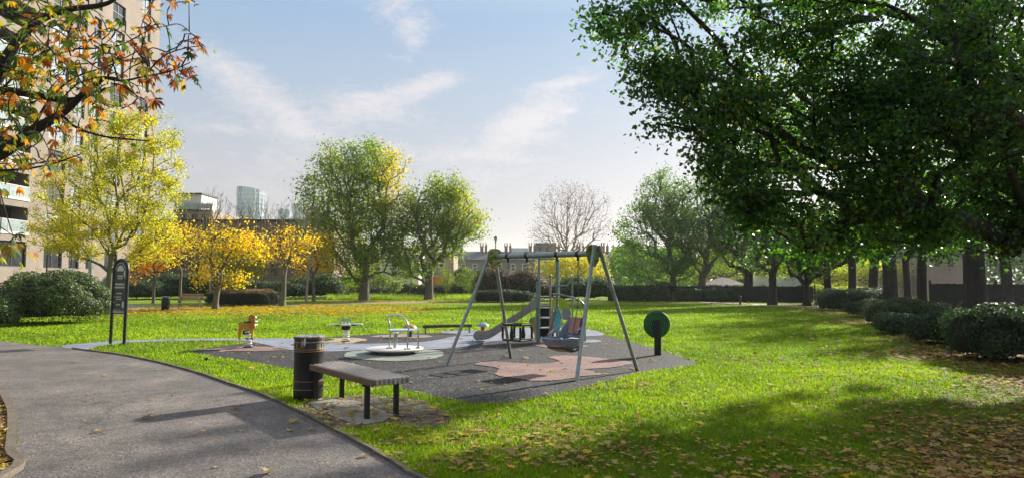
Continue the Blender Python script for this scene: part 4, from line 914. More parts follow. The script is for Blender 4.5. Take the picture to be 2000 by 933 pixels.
def ground_cover():
    rs = np.random.default_rng(77); n = 90000; pg = poly2(gp([(1650, 606), (1745, 628), (1800, 650), (1870, 672), (1960, 688), (2080, 712), (2250, 740), (2250, 588), (1900, 582), (1650, 582)]))
    x = rs.uniform(pg[:, 0].min(), pg[:, 0].max(), n * 3); y = rs.uniform(pg[:, 1].min(), pg[:, 1].max(), n * 3); k = inside(pg, x, y) & (rs.random(n * 3) < np.clip(26 / y, 0, 1) ** 1.5); x, y = x[k][:n], y[k][:n]
    h = (.15 + .75 * vnoise(x, y, .9, 21) * vnoise(x, y, .3, 22)) * rs.random(len(x)) ** .5
    V, F = leafquads(rs, np.stack([x, y, h], 1), .085 * rs.uniform(.6, 1.3, len(x)), flat=.8)
    o = mesh_np('ground_cover', V, F, m_leafcover, tint=np.clip(rs.normal(.4, .2, len(x)) + .5 * (vnoise(x, y, 1.1, 23) - .45), 0, 1)); tag(o, 'tangled low undergrowth with brown leaves between the right hand shrubs', 'undergrowth', kind='stuff')
m_leafcover = leafmat('undergrowth_cover', [(0, (.02, .045, .02)), (.45, (.05, .09, .03)), (.65, (.12, .09, .04)), (1, (.30, .18, .08))], .3, .6, gloss=.2)
ground_cover()
def far_wood():
    rs = np.random.default_rng(90); n = 26000; seg = [(-150, 1205, 150, 4.5, .3), (1195, 1700, 105, 7.0, .8), (1650, 2700, 88, 9.5, 1.8)]; VV = []; FF = []; TT = []; off = 0
    for (a, b, Y, h, dens) in seg:
        k = int(n * dens); px = rs.uniform(a, b, k); y = Y + rs.uniform(-4, 6, k); x = (px - 1000) / FPX * y
        top = h * (.55 + .6 * vnoise(x, 0 * x, 7, 3) + .25 * vnoise(x, 0 * x, 2.2, 5)); z = top * rs.random(k) ** .6
        V, F = leafquads(rs, np.stack([x, y, z], 1), rs.uniform(.35, .7, k)); VV.append(V); FF.append(F + off); off += len(V); TT.append(rs.normal(.4, .2, k))
    o = mesh_np('distant_trees', np.concatenate(VV), np.concatenate(FF), m_leafhazy, tint=np.clip(np.concatenate(TT), 0, 1)); tag(o, 'far off belt of grey green trees beyond the park', 'trees', kind='stuff')
far_wood()

# ------------------------------------------------------------------ buildings
def facade(mb, o, u, nrm, ul, h, holes, dep=.22):
    """wall sheet from o along u (unit) with rectangular openings; reveals go inward (-nrm)"""
    o, u, nrm = np.array(o, float), np.array(u, float), np.array(nrm, float); U = sorted({0, ul} | {round(k, 4) for q in holes for k in q[:2]}); Z = sorted({0, h} | {round(k, 4) for q in holes for k in q[2:4]})
    P = lambda a, z, d=0: tuple(o + u * a + np.array([0, 0, z]) - nrm * d)
    for i in range(len(U) - 1):
        for j in range(len(Z) - 1):
            a, z = (U[i] + U[i + 1]) / 2, (Z[j] + Z[j + 1]) / 2
            if any(q[0] < a < q[1] and q[2] < z < q[3] for q in holes): continue
            mb.add([P(U[i], Z[j]), P(U[i + 1], Z[j]), P(U[i + 1], Z[j + 1]), P(U[i], Z[j + 1])], [(0, 1, 2, 3)])
    for q in holes:
        a, b, c, d = q[:4]; dd = q[4] if len(q) > 4 else dep
        for (p1, p2) in (((a, c), (b, c)), ((b, c), (b, d)), ((b, d), (a, d)), ((a, d), (a, c))):
            mb.add([P(*p1), P(*p2), P(*p2, dd), P(*p1, dd)], [(0, 1, 2, 3)])
def window(t, o, u, nrm, q, dep, glass, frame, bars=(1, 1), fw=.06, sill=None, label=None, rel=(0, 0, 0)):
    o, u, nrm = np.array(o, float), np.array(u, float), np.array(nrm, float); a, b, c, d = q[:4]
    rot = Matrix((tuple(u), tuple(-nrm), (0, 0, 1))).transposed()
    P = lambda x, z, k: o + u * x + np.array([0, 0, z]) - nrm * k
    m = MB(); m.box(P((a + b) / 2, (c + d) / 2, dep - .015), (b - a, .03, d - c), rot); pn = m.build('window', glass, t, rel=rel)
    f = MB()
    for x in (a + fw / 2, b - fw / 2): f.box(P(x, (c + d) / 2, dep - .06), (fw, .07, d - c), rot)
    for z in (c + fw / 2, d - fw / 2): f.box(P((a + b) / 2, z, dep - .06), (b - a - 2 * fw, .07, fw), rot)
    for i in range(1, bars[0] + 1): f.box(P(a + (b - a) * i / (bars[0] + 1), (c + d) / 2, dep - .055), (fw * .8, .055, d - c - 2 * fw), rot)
    for i in range(1, bars[1] + 1): f.box(P((a + b) / 2, c + (d - c) * i / (bars[1] + 1), dep - .05), (b - a - 2 * fw, .045, fw * .8), rot)
    f.build('frame', frame, pn, rel=rel)
    if sill: s = MB(); s.box(P((a + b) / 2, c - .06, -.02), (b - a + .2, .16, .1), rot); s.build('sill', sill, pn, rel=rel)

def apartment_block():
    X, y0, y1, H = -43.5, 40.0, 83.0, 40.0; base = np.array([X - 8, 61.5, 0])
    t = thing('apartment_block', base, 'tall buff brick apartment block rising out of frame at the left', 'building')
    u, nrm, o = (0, -1, 0), (1, 0, 0), (X, y1, 0); wins = []; bal = []
    cols = [(79.0, 80.9, 1), (73.2, 75.6, 1), (70.0, 71.3, 0), (63.7, 66.3, 1), (67.3, 68.9, 0)]
    for k in range(12):
        z = 2.86 + 3.03 * k
        for (a, b, w) in cols: wins.append((y1 - b, y1 - a, z, z + 2.1, .24, k))
        bal.append((y1 - 61.4, y1 - 56.6, z + .02, z + 2.25, 1.6, k)); wins.append((y1 - 53.5, y1 - 51, z, z + 2.1, .24, k)); wins.append((y1 - 48, y1 - 46, z, z + 2.1, .24, k))
    wins.append((y1 - 69.4, y1 - 67.8, .5, 1.9, .24, -1)); wins.append((y1 - 77, y1 - 74.6, .1, 2.0, .24, -1)); bal[0] = bal[0][:2] + (bal[0][2], bal[0][3], .24, 0)
    mb = MB(); facade(mb, o, u, nrm, y1 - y0, H, wins + bal)
    mb.add([(X, y1, 0), (X - 16, y1, 0), (X - 16, y1, H), (X, y1, H)], [(0, 1, 2, 3)]); mb.add([(X, y0, 0), (X - 16, y0, 0), (X - 16, y0, H), (X, y0, H)], [(0, 1, 2, 3)])
    mb.add([(X - 16, y0, 0), (X - 16, y1, 0), (X - 16, y1, H), (X - 16, y0, H)], [(0, 1, 2, 3)]); mb.add([(X, y0, H), (X - 16, y0, H), (X - 16, y1, H), (X, y1, H)], [(0, 1, 2, 3)])
    mb.build('wall', m_brickbuff, t, rel=base)
    rs = random.Random(3)
    for q in wins:
        if q[3] * FPX / (y1 - q[0]) > 780: continue
        window(t, o, u, nrm, q, .24, m_glasspale if q[5] >= 1 and rs.random() < .8 else m_glassdark, m_frame, bars=(1, 1 if q[5] > 0 else 0), fw=.07, rel=base)
    for q in bal:
        if q[3] > 26: continue
        if q[5] == 0: window(t, o, u, nrm, q, .24, m_glassdark, m_frame, bars=(2, 0), fw=.08, rel=base); continue
        window(t, o, u, nrm, q, 1.6, m_glassdark, m_frame, bars=(2, 0), fw=.08, rel=base)
        b = MB(); ya, yb = y1 - q[1], y1 - q[0]; b.box((X + .03, (ya + yb) / 2, q[2] + .52), (.03, yb - ya, 1.0)); bl = b.build('balcony', m_glassbal, t, rel=base)
        f = MB(); f.box((X + .03, (ya + yb) / 2, q[2] + 1.05), (.06, yb - ya, .05)); f.box((X + .04, (ya + yb) / 2, q[2] - .10), (.12, yb - ya + .1, .22))
        for s in range(5): f.box((X + .055, ya + (yb - ya) * s / 4, q[2] + .52), (.02, .04, 1.0))
        f.build('railing', m_palegrey, bl, rel=base)
m_glassbal = surf('balcony_glass', (.22, .27, .27), (.34, .40, .40), 1, .1, metal=.2)
apartment_block()

def simple_block(name, label, px0, px1, ptop, Y, depth, wall, wins=(), roof=None, parapet=True, glass=m_glassdark, frame=m_frame, bars=(1, 1), cat='building', group=None, fw=.07):
    x0, x1 = (px0 - 1000) / FPX * Y, (px1 - 1000) / FPX * Y; h = CAMH + (HOR - ptop) / FPX * Y; base = np.array([(x0 + x1) / 2, Y, 0])
    t = thing(name, base, label, cat, group); o, u, nrm = (x0, Y, 0), (1, 0, 0), (0, -1, 0)
    hs = [((a - 1000) / FPX * Y - x0, (b - 1000) / FPX * Y - x0, CAMH + (HOR - d) / FPX * Y, CAMH + (HOR - c) / FPX * Y) for (a, b, c, d) in wins]
    hs = [q for q in hs if q[2] > 0]
    mb = MB(); facade(mb, o, u, nrm, x1 - x0, h, hs)
    for (p, q) in (((x0, Y), (x0, Y + depth)), ((x1, Y), (x1, Y + depth)), ((x0, Y + depth), (x1, Y + depth))): mb.add([(p[0], p[1], 0), (q[0], q[1], 0), (q[0], q[1], h), (p[0], p[1], h)], [(0, 1, 2, 3)])
    mb.add([(x0, Y, h), (x1, Y, h), (x1, Y + depth, h), (x0, Y + depth, h)], [(0, 1, 2, 3)]); mb.build('wall', wall, t, rel=base)
    for q in hs: window(t, o, u, nrm, q, .2, glass, frame, bars=bars, fw=fw, rel=base)
    if parapet: c = MB(); c.box(((x0 + x1) / 2, Y - .02, h + .12), (x1 - x0 + .2, .4, .24)); c.build('parapet', roof or m_frame, t, rel=base)
    return t, x0, x1, h, base
W = [(a, a + w, c, c + 22) for (a, w, c) in [(330, 26, 499), (352, 7, 499), (384, 12, 476), (430, 14, 476), (478, 14, 476), (530, 14, 476), (578, 14, 476), (430, 14, 515), (478, 14, 515), (530, 14, 515), (580, 14, 515), (384, 12, 515)]]
simple_block('brick_hall', 'long low brown brick building in shade behind the young maples', 299, 652, 432, 86, 14, m_brickbrown, W, bars=(1, 0))
t, x0, x1, h, bs = simple_block('flats', 'cream topped block with glass terrace showing above the brown brick roof', 338, 411, 412, 112, 12, m_brickstock, [(350, 362, 418, 428), (372, 384, 418, 428), (392, 402, 418, 428)])
m = MB(); m.box(((x0 + x1) / 2 - 1.0, 116, h + 1.55), ((x1 - x0) - 2.4, 6, 2.6)); m.build('penthouse', m_cream, t, rel=bs)
m = MB(); m.box(((x0 + x1) / 2 - 1.0, 116, h + 2.98), ((x1 - x0) - 2.0, 6.6, .22)); m.build('roof', m_frame, t, rel=bs)
m = MB()
for i in range(9): m.box((x0 + (x1 - x0) * i / 8, 112.1, h + .85), (.06, .06, 1.1))
m.box(((x0 + x1) / 2, 112.1, h + 1.42), (x1 - x0, .08, .06)); m.box(((x0 + x1) / 2, 112.1, h + .8), (x1 - x0, .02, .9)); m.build('railing', m_glassbal, t, rel=bs)

def glass_tower(label, px0, px1, ptop, Y, curved=0.0):
    x0, x1 = (px0 - 1000) / FPX * Y, (px1 - 1000) / FPX * Y; h = CAMH + (HOR - ptop) / FPX * Y; cx = (x0 + x1) / 2; w = (x1 - x0) / 2; base = np.array([cx, Y, 0])
    t = thing('glass_tower', base, label, 'tower', 'glass towers on the skyline'); n = 20; prof = []
    for i in range(n):
        a = 2 * math.pi * i / n; c, s = math.cos(a), math.sin(a); r = 1 / (abs(c) ** 4 + abs(s) ** 4) ** .25; prof.append((cx + w * r * c / 1.0, Y + w * 1.1 * r * s))
    mb = MB(); top = [(x, y, h * (1 - curved * ((x - x0) / (x1 - x0)) ** 2)) for x, y in prof]; vs = [(x, y, 0) for x, y in prof] + top
    mb.add(vs, [(i, (i + 1) % n, n + (i + 1) % n, n + i) for i in range(n)] + [tuple(range(n, 2 * n))]); mb.build('curtain_wall', m_tower, t, rel=base)
    f = MB()
    for k in range(1, int(h / 4)):
        z = k * 4.0
        if z > h * (1 - curved) - 1: break
        ring = [(x + (x - cx) * .004, y + (y - Y) * .004, z) for x, y in prof]; f.tube(ring, .16, 4, closed=True)
    for i in range(n): x, y = prof[i]; f.tube([(x, y, 0), (x, y, top[i][2])], .18, 4)
    for s in range(-6, 7): # diagonal bracing on the face
        a = cx + s * w / 4.0
        for d in (-1, 1):
            pts = [(a + d * q * w / 7, Y - w * 1.1 - .05, h * q / 14) for q in range(14)]; pts = [p for p in pts if x0 * 1 + .8 < p[0] < x1 - .8 and p[2] < h * .93]
            if len(pts) > 1: f.tube(pts, .14, 4)
    f.build('mullions', m_white, t, rel=base)
glass_tower('tallest pale blue glass tower on the skyline with a sloping curved top', 465, 512, 366, 620, .035)
glass_tower('short blue glass tower right of the tallest one', 543, 564, 409, 700)
glass_tower('narrow blue glass tower half hidden by the round green tree', 573, 591, 399, 700)

def terrace():
    Y = 160.0; s = Y / FPX; w = 48.5 * s; rs = random.Random(5)
    for i in range(11):
        px = 795 + 48.5 * i; x0 = (px - 1000) * s; base = np.array([x0 + w / 2, Y, 0]); h, rd = 6.5, 8.4
        t = thing('terraced_house', base, '%s in the row beyond the park' % ['leftmost slate roofed house', 'second slate roofed house from the left', 'third slate roofed house from the left', 'fourth slate roofed house from the left', 'fifth slate roofed house, right of the lamp post,', 'sixth slate roofed house, behind the climbing frame,', 'middle seventh house with twin chimneys', 'eighth slate roofed house, under the bare birch,', 'ninth slate roofed house, behind the swing end,', 'tenth slate roofed house', 'rightmost slate roofed house'][i], 'house', 'terraced houses beyond the park')
        hs = [(1.0, 2.1, 3.9, 5.7), (3.7, 4.8, 3.9, 5.7), (1.0, 2.1, .9, 2.8), (3.7, 4.8, .9, 2.8)]
        mb = MB(); facade(mb, (x0, Y, 0), (1, 0, 0), (0, -1, 0), w, h, hs)
        for xx in (x0 + .01, x0 + w - .01): mb.add([(xx, Y, 0), (xx, Y + 9, 0), (xx, Y + 9, h), (xx, Y + 4.5, rd), (xx, Y, h)], [(0, 1, 2, 3, 4)])
        mb.add([(x0, Y + 9, 0), (x0 + w, Y + 9, 0), (x0 + w, Y + 9, h), (x0, Y + 9, h)], [(0, 1, 2, 3)]); mb.build('wall', m_brickstock, t, rel=base)
        for q in hs: window(t, (x0, Y, 0), (1, 0, 0), (0, -1, 0), q, .12, m_glassdark, m_white, bars=(0, 1), fw=.16, sill=m_white, rel=base)
        r = MB(); r.prism([(x0, Y - .3, h - .05), (x0, Y + 4.5, rd + .1), (x0, Y + 9.3, h - .05), (x0, Y + 9.3, h + .1), (x0, Y + 4.5, rd + .28), (x0, Y - .3, h + .1)], (w, 0, 0)); rf = r.build('roof', m_slate, t, rel=base)
        c = MB(); cx = x0 + w - .05; c.box((cx - .05, Y + 4.4, rd + .55), (.75, 2.0, 1.7)); c.box((cx - .05, Y + 4.4, rd + 1.44), (.9, 2.15, .14)); ch = c.build('chimney', m_brickstock, rf, rel=base)
        c = MB(); c2 = MB()
        for d in (-.28, .28): c.lathe([(.13, 0), (.17, .05), (.13, .1), (.11, .75), (.14, .8)], (cx - .05 + d, Y + 3.8, rd + 1.5), 8); c.lathe([(.13, 0), (.11, .65), (.14, .7)], (cx - .05 + d, Y + 4.9, rd + 1.5), 8)
        # thin offset stack beside the first
        c.box((cx + .95, Y + 3.6, rd + .6), (.55, .9, 2.0)); c.lathe([(.14, 0), (.12, .6), (.15, .65)], (cx + .95, Y + 3.6, rd + 1.6), 8)
        o = c.build('chimney_pots', m_pot, t, rel=base)
terrace()
simple_block('mansard_block', 'dark grey flat topped block above the terrace roofs', 1046, 1086, 476, 178, 10, m_slate, [(1052, 1058, 482, 492), (1066, 1072, 482, 492)])
simple_block('distant_hall', 'pale blue roofed building far behind the terrace chimneys', 996, 1032, 484, 300, 30, m_glasspale, parapet=False)
simple_block('rendered_house', 'cream rendered house glimpsed between the two round trees', 742, 818, 486, 104, 9, m_cream, [(764, 776, 503, 521), (790, 800, 503, 521), (764, 776, 528, 545)], frame=m_white, bars=(0, 1), fw=.09)
simple_block('grey_brick_house', 'brick house with white sash windows right of the cream rendered house', 822, 886, 496, 112, 9, m_brickstock, [(834, 844, 512, 530), (856, 868, 505, 522)], frame=m_white, bars=(0, 1), fw=.09)
simple_block('red_brick_house', 'brown brick house mostly hidden behind the large round tree', 654, 738, 482, 108, 9, m_brickbrown, [(668, 680, 505, 522), (700, 712, 505, 522)], frame=m_white, bars=(0, 1), fw=.09)
simple_block('brick_house', 'stock brick house glimpsed between the dark trunks', 1735, 1800, 505, 74, 8, m_brickstock, [(1744, 1754, 505, 530), (1775, 1785, 505, 530)], frame=m_frame)
simple_block('brick_house', 'brick house seen left of the massive grey brown trunk', 1818, 1885, 500, 68, 8, m_brickstock, [(1826, 1836, 500, 520), (1850, 1862, 500, 520)])
simple_block('pale_wall_building', 'low pale grey building beyond the dark fence', 1472, 1600, 536, 92, 8, m_palegrey, [(1500, 1512, 541, 551)])
simple_block('white_outbuilding', 'small white outbuilding behind the thick trunked tree', 1432, 1468, 538, 86, 5, m_cream, [(1440, 1452, 543, 552)])
simple_block('brick_house', 'brick house behind the low grey green trees left of the fence', 1196, 1262, 500, 118, 9, m_brickstock, [(1211, 1219, 538, 556), (1236, 1246, 512, 528)], frame=m_white, bars=(0, 1), fw=.09)

def gazebo():
    Y = 76.0; s = Y / FPX; base = np.array([(1411 - 1000) * s, Y, 0]); t = thing('pavilion', base, 'open pavilion with a pale hipped roof behind the dark fence', 'pavilion'); w = 36 * s
    z0, z1 = 1.25, 2.05; m = MB(); c = base
    vs = [(c[0] - w, c[1] - w, z0), (c[0] + w, c[1] - w, z0), (c[0] + w, c[1] + w, z0), (c[0] - w, c[1] + w, z0), (c[0] - .25, c[1], z1), (c[0] + .25, c[1], z1)]
    m.add(vs, [(0, 1, 5, 4), (1, 2, 5), (2, 3, 4, 5), (3, 0, 4), (0, 3, 2, 1)]); m.build('roof', m_mauve, t, rel=base)
    for a in (-1, 1):
        for b in (-1, 1): p = MB(); p.box((c[0] + a * w * .9, c[1] + b * w * .9, z0 / 2), (.12, .12, z0)); p.build('post', m_woodbrown, t, rel=base)
gazebo()
def shed():
    Y = 72.0; s = Y / FPX; x0, x1 = (642 - 1000) * s, (716 - 1000) * s; base = np.array([(x0 + x1) / 2, Y, 0]); t = thing('cycle_shelter', base, 'low dark shelter with a white edged flat roof left of the largest round tree', 'shelter')
    m = MB(); m.box((base[0], Y + 1, 1.98), (x1 - x0, 2.2, .12)); m.build('roof', m_white, t, rel=base)
    m = MB(); m.box((base[0], Y + 1.9, .95), (x1 - x0 - .1, .08, 1.8)); m.box((base[0], Y + .2, 1.6), (x1 - x0 - .1, .05, .6)); m.build('back_panel', m_fence, t, rel=base)
    for i in range(4): p = MB(); p.box((x0 + .1 + (x1 - x0 - .2) * i / 3, Y + .1, .95), (.08, .08, 1.9)); p.build('post', m_frame, t, rel=base)
shed()
def board(name, label, px0, px1, p0, p1, Y, mat, cat, legs=True):
    s = Y / FPX; x0, x1 = (px0 - 1000) * s, (px1 - 1000) * s; z1, z0 = CAMH + (HOR - p0) * s, CAMH + (HOR - p1) * s; base = np.array([(x0 + x1) / 2, Y, 0]); t = thing(name, base, label, cat)
    m = MB(); m.box((base[0], Y, (z0 + z1) / 2), (x1 - x0, .05, z1 - z0), bev=.01); m.build('panel', mat, t, rel=base)
    for x in (x0 + .04, x1 - .04): p = MB(); p.tube([(x, Y + .06, 0), (x, Y + .06, z1 + .05)], .03, 6); p.build('post', m_frame, t, rel=base)
board('white_board', 'plain white board on posts behind the round trees', 767, 783, 549, 567, 70, m_white, 'board')
def banner():
    m, nt, N, L, B = nodes_of('orange_banner'); tc = N.new('ShaderNodeTexCoord'); sp = N.new('ShaderNodeSeparateXYZ'); L.new(tc.outputs['Object'], sp.inputs[0])
    mr = N.new('ShaderNodeMapRange'); mr.inputs[1].default_value = -1.3; mr.inputs[2].default_value = 1.3; L.new(sp.outputs[0], mr.inputs[0])
    r = ramp_node(N, [(0, (.55, .10, .04)), (.35, (.62, .17, .05)), (.5, (.62, .42, .10)), (1, (.5, .42, .16))]); L.new(mr.outputs[0], r.inputs[0]); L.new(r.outputs[0], B.inputs['Base Color'])
    board('banner', 'orange fading to yellow banner right of the low forked tree', 845, 888, 540, 555, 78, m, 'banner')
banner()

# fences
def railing(label, pts, h, mat, close=False, step=.12, name='fence', spikes=False, cat='fence'):
    P = [np.array(p, float) for p in pts]; base = (P[0] + P[-1]) / 2; base[2] = 0; t = thing(name, base, label, cat); pan = MB(); 
    for a, b in zip(P[:-1], P[1:]):
        d = b - a; ln = np.linalg.norm(d[:2]); u = d / ln; n = int(ln / step); ang = math.atan2(u[1], u[0]); rot = Matrix.Rotation(ang, 3, 'Z')
        rs = random.Random(int(ln * 10))
        for i in range(n):
            q = a + u * (i + .5) * step; hh = h + (rs.uniform(-.02, .02) if close else 0)
            if close: pan.box((q[0], q[1], hh / 2), (step * .97, .02, hh), rot)
            else: pan.box((q[0], q[1], hh / 2 + .04), (.022, .022, hh), rot)
        for z in ((.15, h - .12) if not close else (.3, h - .25)): pan.box(((a + b) / 2)[:2].tolist() + [z], (ln, .05, .04), rot)
        k = max(1, int(ln / 2.6))
        for i in range(k + 1):
            q = a + u * ln * i / k + np.array([-u[1], u[0], 0]) * .05; p = MB(); p.box((q[0], q[1], (h + .12) / 2), (.09, .09, h + .12), rot)
            if spikes: p.add([(q[0] - .045, q[1] - .045, h + .12), (q[0] + .045, q[1] - .045, h + .12), (q[0] + .045, q[1] + .045, h + .12), (q[0] - .045, q[1] + .045, h + .12), (q[0], q[1], h + .24)], [(0, 1, 4), (1, 2, 4), (2, 3, 4), (3, 0, 4)])
            p.build('post', mat, t, rel=base)
    pan.build('panels', mat, t, rel=base); return t
railing('long dark boarded fence with ivy along the far side of the lawn', [G(1188, 586), (G(1400, 588)), G(1592, 590)], 1.24, m_fencedark, True, .14)
railing('dark boarded fence behind the undergrowth at the right', [at(1815, 548, 40) * (1, 1, 0), at(2100, 548, 33) * (1, 1, 0)], 1.5, m_fencedark, True, .13, spikes=True)
railing('dark park railings behind the saplings', [at(640, 548, 70) * (1, 1, 0), at(940, 548, 70) * (1, 1, 0)], 1.3, m_frame, False, .13)
pshrub('clipped_hedge', 782, 935, 552, 580, 'dark hedge behind the park railings', 8000, .14, m_leafdull, depth=1.0, Y=71.5, seed=60, tint=(.3, .2), p=4, cat='hedge', nell=3)
pshrub('clipped_hedge', 652, 782, 560, 582, 'low dark scrub behind the railings left of the round tree', 6000, .14, m_leafdull, depth=1.0, Y=74, seed=61, tint=(.15, .15), p=3, cat='hedge', nell=3)
for i, (a, b) in enumerate([(1190, 1262), (1322, 1372), (1472, 1504), (1512, 1572), (1258, 1310), (1384, 1450)]):
    pshrub('climbing_ivy', a, b, 557 + i % 2 * 6, 588.5, ['ivy clump on the left end of the dark fence', 'ivy clump on the fence between two grey green trees', 'ivy clump on the fence left of the slim dark trunk', 'ivy clump on the fence right of the slim dark trunk', 'ivy clump left of the low branched tree on the dark fence', 'broad ivy clump on the fence before the pavilion'][i], 4200, .12, m_leafdull, depth=.35, seed=80 + i, tint=(.35, .25), p=4)

# ------------------------------------------------------------------ lamps, posts, far furniture
def lamp(px, ptop, Y, label, r=.05, group='black park lamp posts'):
    s = Y / FPX; x = (px - 1000) * s; h = CAMH + (HOR - ptop) * s; base = (x, Y, 0); t = thing('street_lamp', base, label, 'lamp post', group)
    m = MB(); m.lathe([(r * 2, 0), (r * 2, .5), (r * 1.2, .6), (r, 1.0), (r * .8, h - .75), (r * 1.4, h - .7), (r * .8, h - .62)], (0, 0, 0), 10); m.build('post', m_blackmetal, t, smooth=True)
    m = MB(); m.lathe([(.08, h - .62), (.2, h - .22), (.2, h - .2)], (0, 0, 0), 8); m.build('lantern', m_lampglass, t)
    m = MB(); m.lathe([(.25, h - .2), (.23, h - .16), (.06, h - .03), (.02, h)], (0, 0, 0), 8); m.build('cap', m_blackmetal, t)
m_lampglass = surf('lamp_glass', (.45, .45, .42), (.5, .5, .47), 3, .2)
lamp(968, 461, 75, 'tall lamp post with a lantern head above the left end of the swing', .06)
lamp(92, 447, 46, 'slim black lamp post in front of the apartment block')
lamp(371, 455, 68, 'black lamp post rising behind the far bench')
lamp(517, 452, 72, 'black lamp post against the brown brick building')
lamp(1439, 500, 78, 'thin dark lamp post beyond the pavilion')
t = thing('steel_post', G(174, 603), 'plain grey steel post beside the far path', 'post'); m = MB(); m.tube([(0, 0, 0), (0, 0, 3.6)], .11, 14); m.build('pole', m_steelgalv, t); m = MB(); m.lathe([(.13, 3.6), (.13, 3.66), (.05, 3.72)], (0, 0, 0), 14); m.build('cap', m_steelgalv, t)
def far_bin(px, py, label, h=.8, w=.24):
    t = thing('litter_bin', G(px, py), label, 'litter bin'); m = MB(); m.lathe([(w * .85, 0), (w * .9, .03), (w * .95, h * .82), (w * .92, h * .84)], (0, 0, 0), 20); m.build('body', m_blackmetal, t, smooth=True)
    m = MB(); m.lathe([(w * .6, h * .84), (w * .6, h * .93)], (0, 0, 0), 16); m.build('liner', m_frame, t); m = MB(); m.lathe([(w * 1.02, h * .93), (w * 1.02, h * .99), (w * .8, h)], (0, 0, 0), 20); m.build('lid', m_steelgalv, t)
far_bin(323, 606, 'small black litter bin with a pale lid beside the far path')
far_bin(1622, 597, 'small dark litter bin by the clipped hedge corner', .5, .26)
def bollard(px, py, label, h=.62):
    t = thing('bollard', G(px, py), label, 'bollard', 'dark bollards by the sandy path'); m = MB(); m.lathe([(.09, 0), (.07, .05), (.065, h - .1), (.085, h - .08), (.06, h - .03), (.02, h)], (0, 0, 0), 14); m.build('post', m_frame, t, smooth=True)
bollard(1446, 594, 'dark bollard where the sandy path meets the lawn')
def park_bench(px, py, wpx, label, rz=0.0):
    b = G(px, py); t = thing('park_bench', b, label, 'bench', rz=rz); w = wpx * b[1] / FPX; wood = surf('varnished_slats', (.36, .25, .14), (.28, .19, .10), 5, .6)
    m = MB()
    for i in range(4): m.box((0, -.22 + i * .115, .43), (w, .09, .03), bev=.006)
    m.build('seat', wood, t); m = MB()
    for i in range(4): m.box((0, .21 + i * .03, .53 + i * .105), (w, .025, .085), Matrix.Rotation(R(-14), 3, 'X'), bev=.005)
    m.build('backrest', wood, t)
    for s in (-1, 1):
        x = s * (w / 2 - .12); m = MB(); m.tube(catmull([(x, -.30, .0), (x, -.22, .2), (x, -.12, .38), (x, .16, .40), (x, .22, .55), (x, .34, .9)], 4, False), .022, 8); m.tube(catmull([(x, .36, .0), (x, .22, .15), (x, .05, .24), (x, -.18, .26)], 4, False), .022, 8)
        m.tube(catmull([(x, .26, .62), (x, -.05, .66), (x, -.34, .62), (x, -.36, .54), (x, -.24, .44)], 4, False), .02, 8); m.build('bench_end', m_blackmetal, t, smooth=True)
park_bench(371, 602, 44, 'slatted wooden bench with black scrolled ends beside the small far litter bin', R(8))
park_bench(985, 588, 32, 'brown bench backing onto the low dark hedge behind the swings', 0)
# ------------------------------------------------------------------ foreground bench and litter bin
def slab_bench():
    z = .50
    A, B_, C_, D_ = G(724, 741.5, z), G(594, 708.5, z), G(806.3, 734.5, z), G(685, 703.2, z)
    u = (A - B_); L_ = np.linalg.norm(u[:2]); u /= L_; v = np.array([-u[1], u[0], 0]);
    wd = float(np.dot(C_ - A, v)); wd = abs(wd); ctr = (A + B_) / 2 + v * wd / 2; ang = math.atan2(u[1], u[0])
    base = (ctr[0], ctr[1], 0); t = thing('slatted_bench', base, 'backless bench with grey timber slats on four black legs beside the litter bin', 'bench', rz=ang)
    n = 9; h = .08; th = wd / n; rs = random.Random(2)
    for i in range(n):
        y = -wd / 2 + th * (i + .5); m = MB(); m.box((0, y, z - h / 2 - .001 * rs.random()), (L_ + rs.uniform(-.004, .004), th * .54, h), bev=.006)
        m.build('slat', m_woodbrown if i == 0 else m_wood, t)
    for i in (-1, 1):
        m = MB(); m.box((i * (L_ / 2 - .24), 0, z - h - .012), (.07, wd - .03, .02), bev=.003); m.build('cross_bar', m_blackmetal, t)
    for a in (-1, 1):
        for b in (-1, 1):
            m = MB(); m.box((a * (L_ / 2 - .24), b * (wd / 2 - .075), (z - h - .02) / 2), (.055, .055, z - h - .02), bev=.004); m.build('leg', m_blackmetal, t)
slab_bench()

